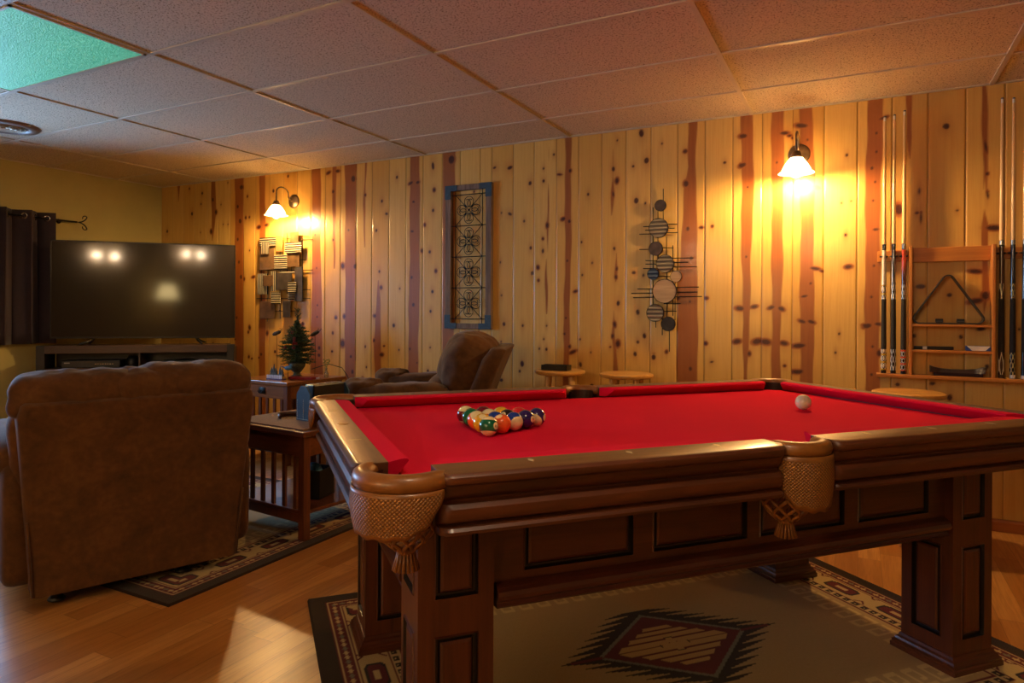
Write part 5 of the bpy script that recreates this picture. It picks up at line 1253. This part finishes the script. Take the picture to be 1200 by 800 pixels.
# ------------------------------------------------------------------ recliners
def recliner(loc, rz, label, width=.86, wf=1.0, lean=.07, top=.93, arm_h=.58, pillow=False):
    """origin mid bottom of the back; +y faces forward"""
    t = empty('recliner', loc, rz, label, 'recliner', 'brown suede recliners')
    S = M['suede']; W2 = width / 2
    # outer back shell, slightly wider at the top, leaning back
    bm = BM(); secs = []
    for k in range(17):
        z = .055 + (top - (.10 if pillow else .125) - .055) * k / 16; q = k / 16
        hw_ = (.375 + .055 * q) * wf; y = -lean * q ** 1.6
        r = .03; th = .12 if pillow else .16
        if k == 16: hw_ -= .015; th -= .02
        pts = []
        for (cx, cy, a0) in ((hw_ - r, y + r, -PI / 2), (hw_ - r, y + th - r, 0), (-hw_ + r, y + th - r, PI / 2), (-hw_ + r, y + r, PI)):
            for j in range(4): a = a0 + PI / 2 * j / 3; pts.append(Vector((cx + r * math.cos(a), cy + r * math.sin(a), z)))
        for p in pts: p.y += .004 * noise.noise(Vector((p.x * 4, 0, z * 4)))
        secs.append(pts)
    top_s = []
    for p in secs[-1]: top_s.append(Vector((p.x * .97, p.y * .0 + (-lean + .08) + (p.y - (-lean + .08)) * .8, p.z + .010)))
    secs.append(top_s)
    add_loft(bm, secs); obj('back_shell', bm, S, t, auto=60)
    # piping down the two edges
    for sg in (-1, 1):
        bm = BM(); add_tube(bm, [(sg * (.372) * wf, .006 - 0, .06), (sg * (.372 + .02) * wf, .004 - lean * .25, .35)], .004, 6); obj('piping', bm, S, t, True)
    # puffy back cushion with rolled top
    def shp(q):
        q = q.copy(); q.z += .05 * (1 - q.x * q.x) * 0
        return q
    if pillow:
        Mp = Matrix.Translation((0, .205 - lean * .75, .79)) @ Matrix.Rotation(math.radians(15), 4, 'X')
        bm = BM(); soft(bm, (0, 0, 0), (.40 * wf, .19, .235), .82, 5, M=Mp, noise_amp=.014, noise_scale=8, seed=3, wr=.003); obj('headrest', bm, S, t, True)
        Mp = Matrix.Translation((0, .25 - lean * .35, .56)) @ Matrix.Rotation(math.radians(10), 4, 'X')
        bm = BM(); soft(bm, (0, 0, 0), (.38 * wf, .15, .20), .7, 4, M=Mp, noise_amp=.010, noise_scale=6, seed=5)
    else: bm = BM(); soft(bm, (0, .215 - lean * .8, top - .30), (.440 * wf, .150, .22), .5, 4, noise_amp=.012, noise_scale=4.5, seed=2)
    obj('back_cushion', bm, S, t, True)
    bm = BM()
    for k, (cx, w2, zz) in enumerate(() if pillow else ((-.205, .245, -.008), (.0, .26, -.012), (.195, .245, .006))):
        soft(bm, (cx * wf, .148 - lean, top - .092 + zz), (w2 * wf, .132, .094), .58, 5, noise_amp=.016, noise_scale=9, seed=4 + k, wr=.004)
    if not pillow: obj('headrest', bm, S, t, True)
    else: bm.free()
    # arms, seat, front
    AL = .74 if pillow else 1.0
    for sg in (-1, 1):
        bm = BM(); soft(bm, (sg * (.375) * wf, .06 + .44 * AL, arm_h * .5 + .03), (.095, .44 * AL, arm_h * .5 - .03), .3, 4, noise_amp=.006, noise_scale=5, seed=6)
        soft(bm, (sg * (.385) * wf, .10 + .42 * AL, arm_h - .02), (.125, .42 * AL, .085), .6, 4, noise_amp=.022 if pillow else .012, noise_scale=6, seed=8); (soft(bm, (sg * .385 * wf, .10 + .72 * AL, arm_h + .015), (.115, .12, .075), .75, 4, noise_amp=.02, noise_scale=9, seed=11) if pillow else None); obj('arm', bm, S, t, True)
    bm = BM(); soft(bm, (0, .20 + .36 * AL, .36), (.30 * wf, .36 * AL, .12), .45, 4, noise_amp=.008, seed=9); obj('seat_cushion', bm, S, t, True)
    bm = BM(); soft(bm, (0, .90 * AL + (.02 if pillow else 0), .24), (.29 * wf, .07, .17), .4, 3, noise_amp=.006, seed=10); obj('footrest', bm, S, t, True)
    obj('base_frame', box(-.34 * wf, .34 * wf, .12, .84 * AL, .075, .22, .01), M['black'], t)
    for (x, y) in ((-.285, .10), (.175, .10), (-.285, .80), (.285, .80)):
        y = y * AL if y > .5 else y
        bm = BM(); add_lathe(bm, [(0, .0), (.030, .0), (.032, .006), (.024, .014), (.013, .03), (.011, .085), (0, .085)], 14, c=(x * wf, y, 0)); obj('foot', bm, M['black'], t, True)
    return t
recliner((-2.602, 1.743, .0092), math.radians(68 + 0), 'brown suede recliner with its back turned, facing the television', lean=.085, top=.912)
recliner((-2.24, 3.78, .0), math.radians(113), 'brown suede recliner behind the pool table with puffy headrest seen from the side', lean=.24, top=1.02, wf=.90, arm_h=.655, pillow=True)
sd2 = empty('side_stand', (-3.30, 3.80, 0), 0, 'slim black stand with a small round top between the drawer end table and the armchair', 'side stand')
bm = BM(); add_lathe(bm, [(0, .588), (.085, .588), (.09, .594), (.085, .600), (0, .600)], 32); obj('stand_top', bm, M['black'], sd2, auto=40)
bm = BM(); add_lathe(bm, [(0, 0), (.11, 0), (.11, .01), (.02, .02), (.011, .04), (.011, .588), (0, .588)], 24); obj('pedestal', bm, M['blackm'], sd2, auto=40)
jr = empty('candle_jar', (-3.30, 3.80, .6005), 0, 'small pale pink candle jar on the slim black stand', 'candle')
bm = BM(); add_lathe(bm, [(0, 0), (.026, 0), (.028, .006), (.028, .040), (.024, .046), (.023, .040), (0, .038)], 24); obj('jar', bm, plain('pale_pink_glass', '#d8a8a0', .25, coat=.5), jr, auto=40)
bm = BM(); add_tube(bm, [(0, 0, .037), (0, 0, .047)], .001, 5); obj('wick', bm, M['black'], jr)

# ------------------------------------------------------------------ lights, world, camera
wd_ = bpy.data.worlds.new('dusk'); SC.world = wd_; wd_.use_nodes = True
bg = wd_.node_tree.nodes['Background']; bg.inputs[0].default_value = (.34, .60, 1.0, 1); bg.inputs[1].default_value = 7.6
po = bpy.data.lights.new('window_portal', 'AREA'); po.shape = 'RECTANGLE'; po.size = WY1 - WY0; po.size_y = WZ1 - WZ0; po.cycles.is_portal = True
pl = bpy.data.objects.new('window_portal', po); COL.objects.link(pl); pl.location = (XL - .13, (WY0 + WY1) / 2, (WZ0 + WZ1) / 2); pl.rotation_euler = (PI / 2, 0, -PI / 2)

cam = bpy.data.cameras.new('camera'); co = bpy.data.objects.new('camera', cam); COL.objects.link(co); SC.camera = co
cam.sensor_width = 36; cam.lens = F / 1200 * 36; cam.shift_y = -(400 - HY) / 1200; cam.clip_start = .05
c, s = math.cos(ROLL), math.sin(ROLL)
cx_ = RT * c + UP * s; cy_ = UP * c - RT * s; cz_ = cx_.cross(cy_)
co.matrix_world = Matrix.Translation((0, 0, CH)) @ Matrix((cx_, cy_, cz_)).transposed().to_4x4()
vs = SC.view_settings; vs.view_transform = 'Standard'; vs.look = 'None'; vs.gamma = 1; vs.use_curve_mapping = False; vs.exposure = 1.98
SC.cycles.use_denoising = True; SC.cycles.max_bounces = 8; SC.cycles.diffuse_bounces = 5; SC.cycles.glossy_bounces = 4; SC.cycles.sample_clamp_indirect = 6; SC.cycles.caustics_reflective = False; SC.cycles.caustics_refractive = False
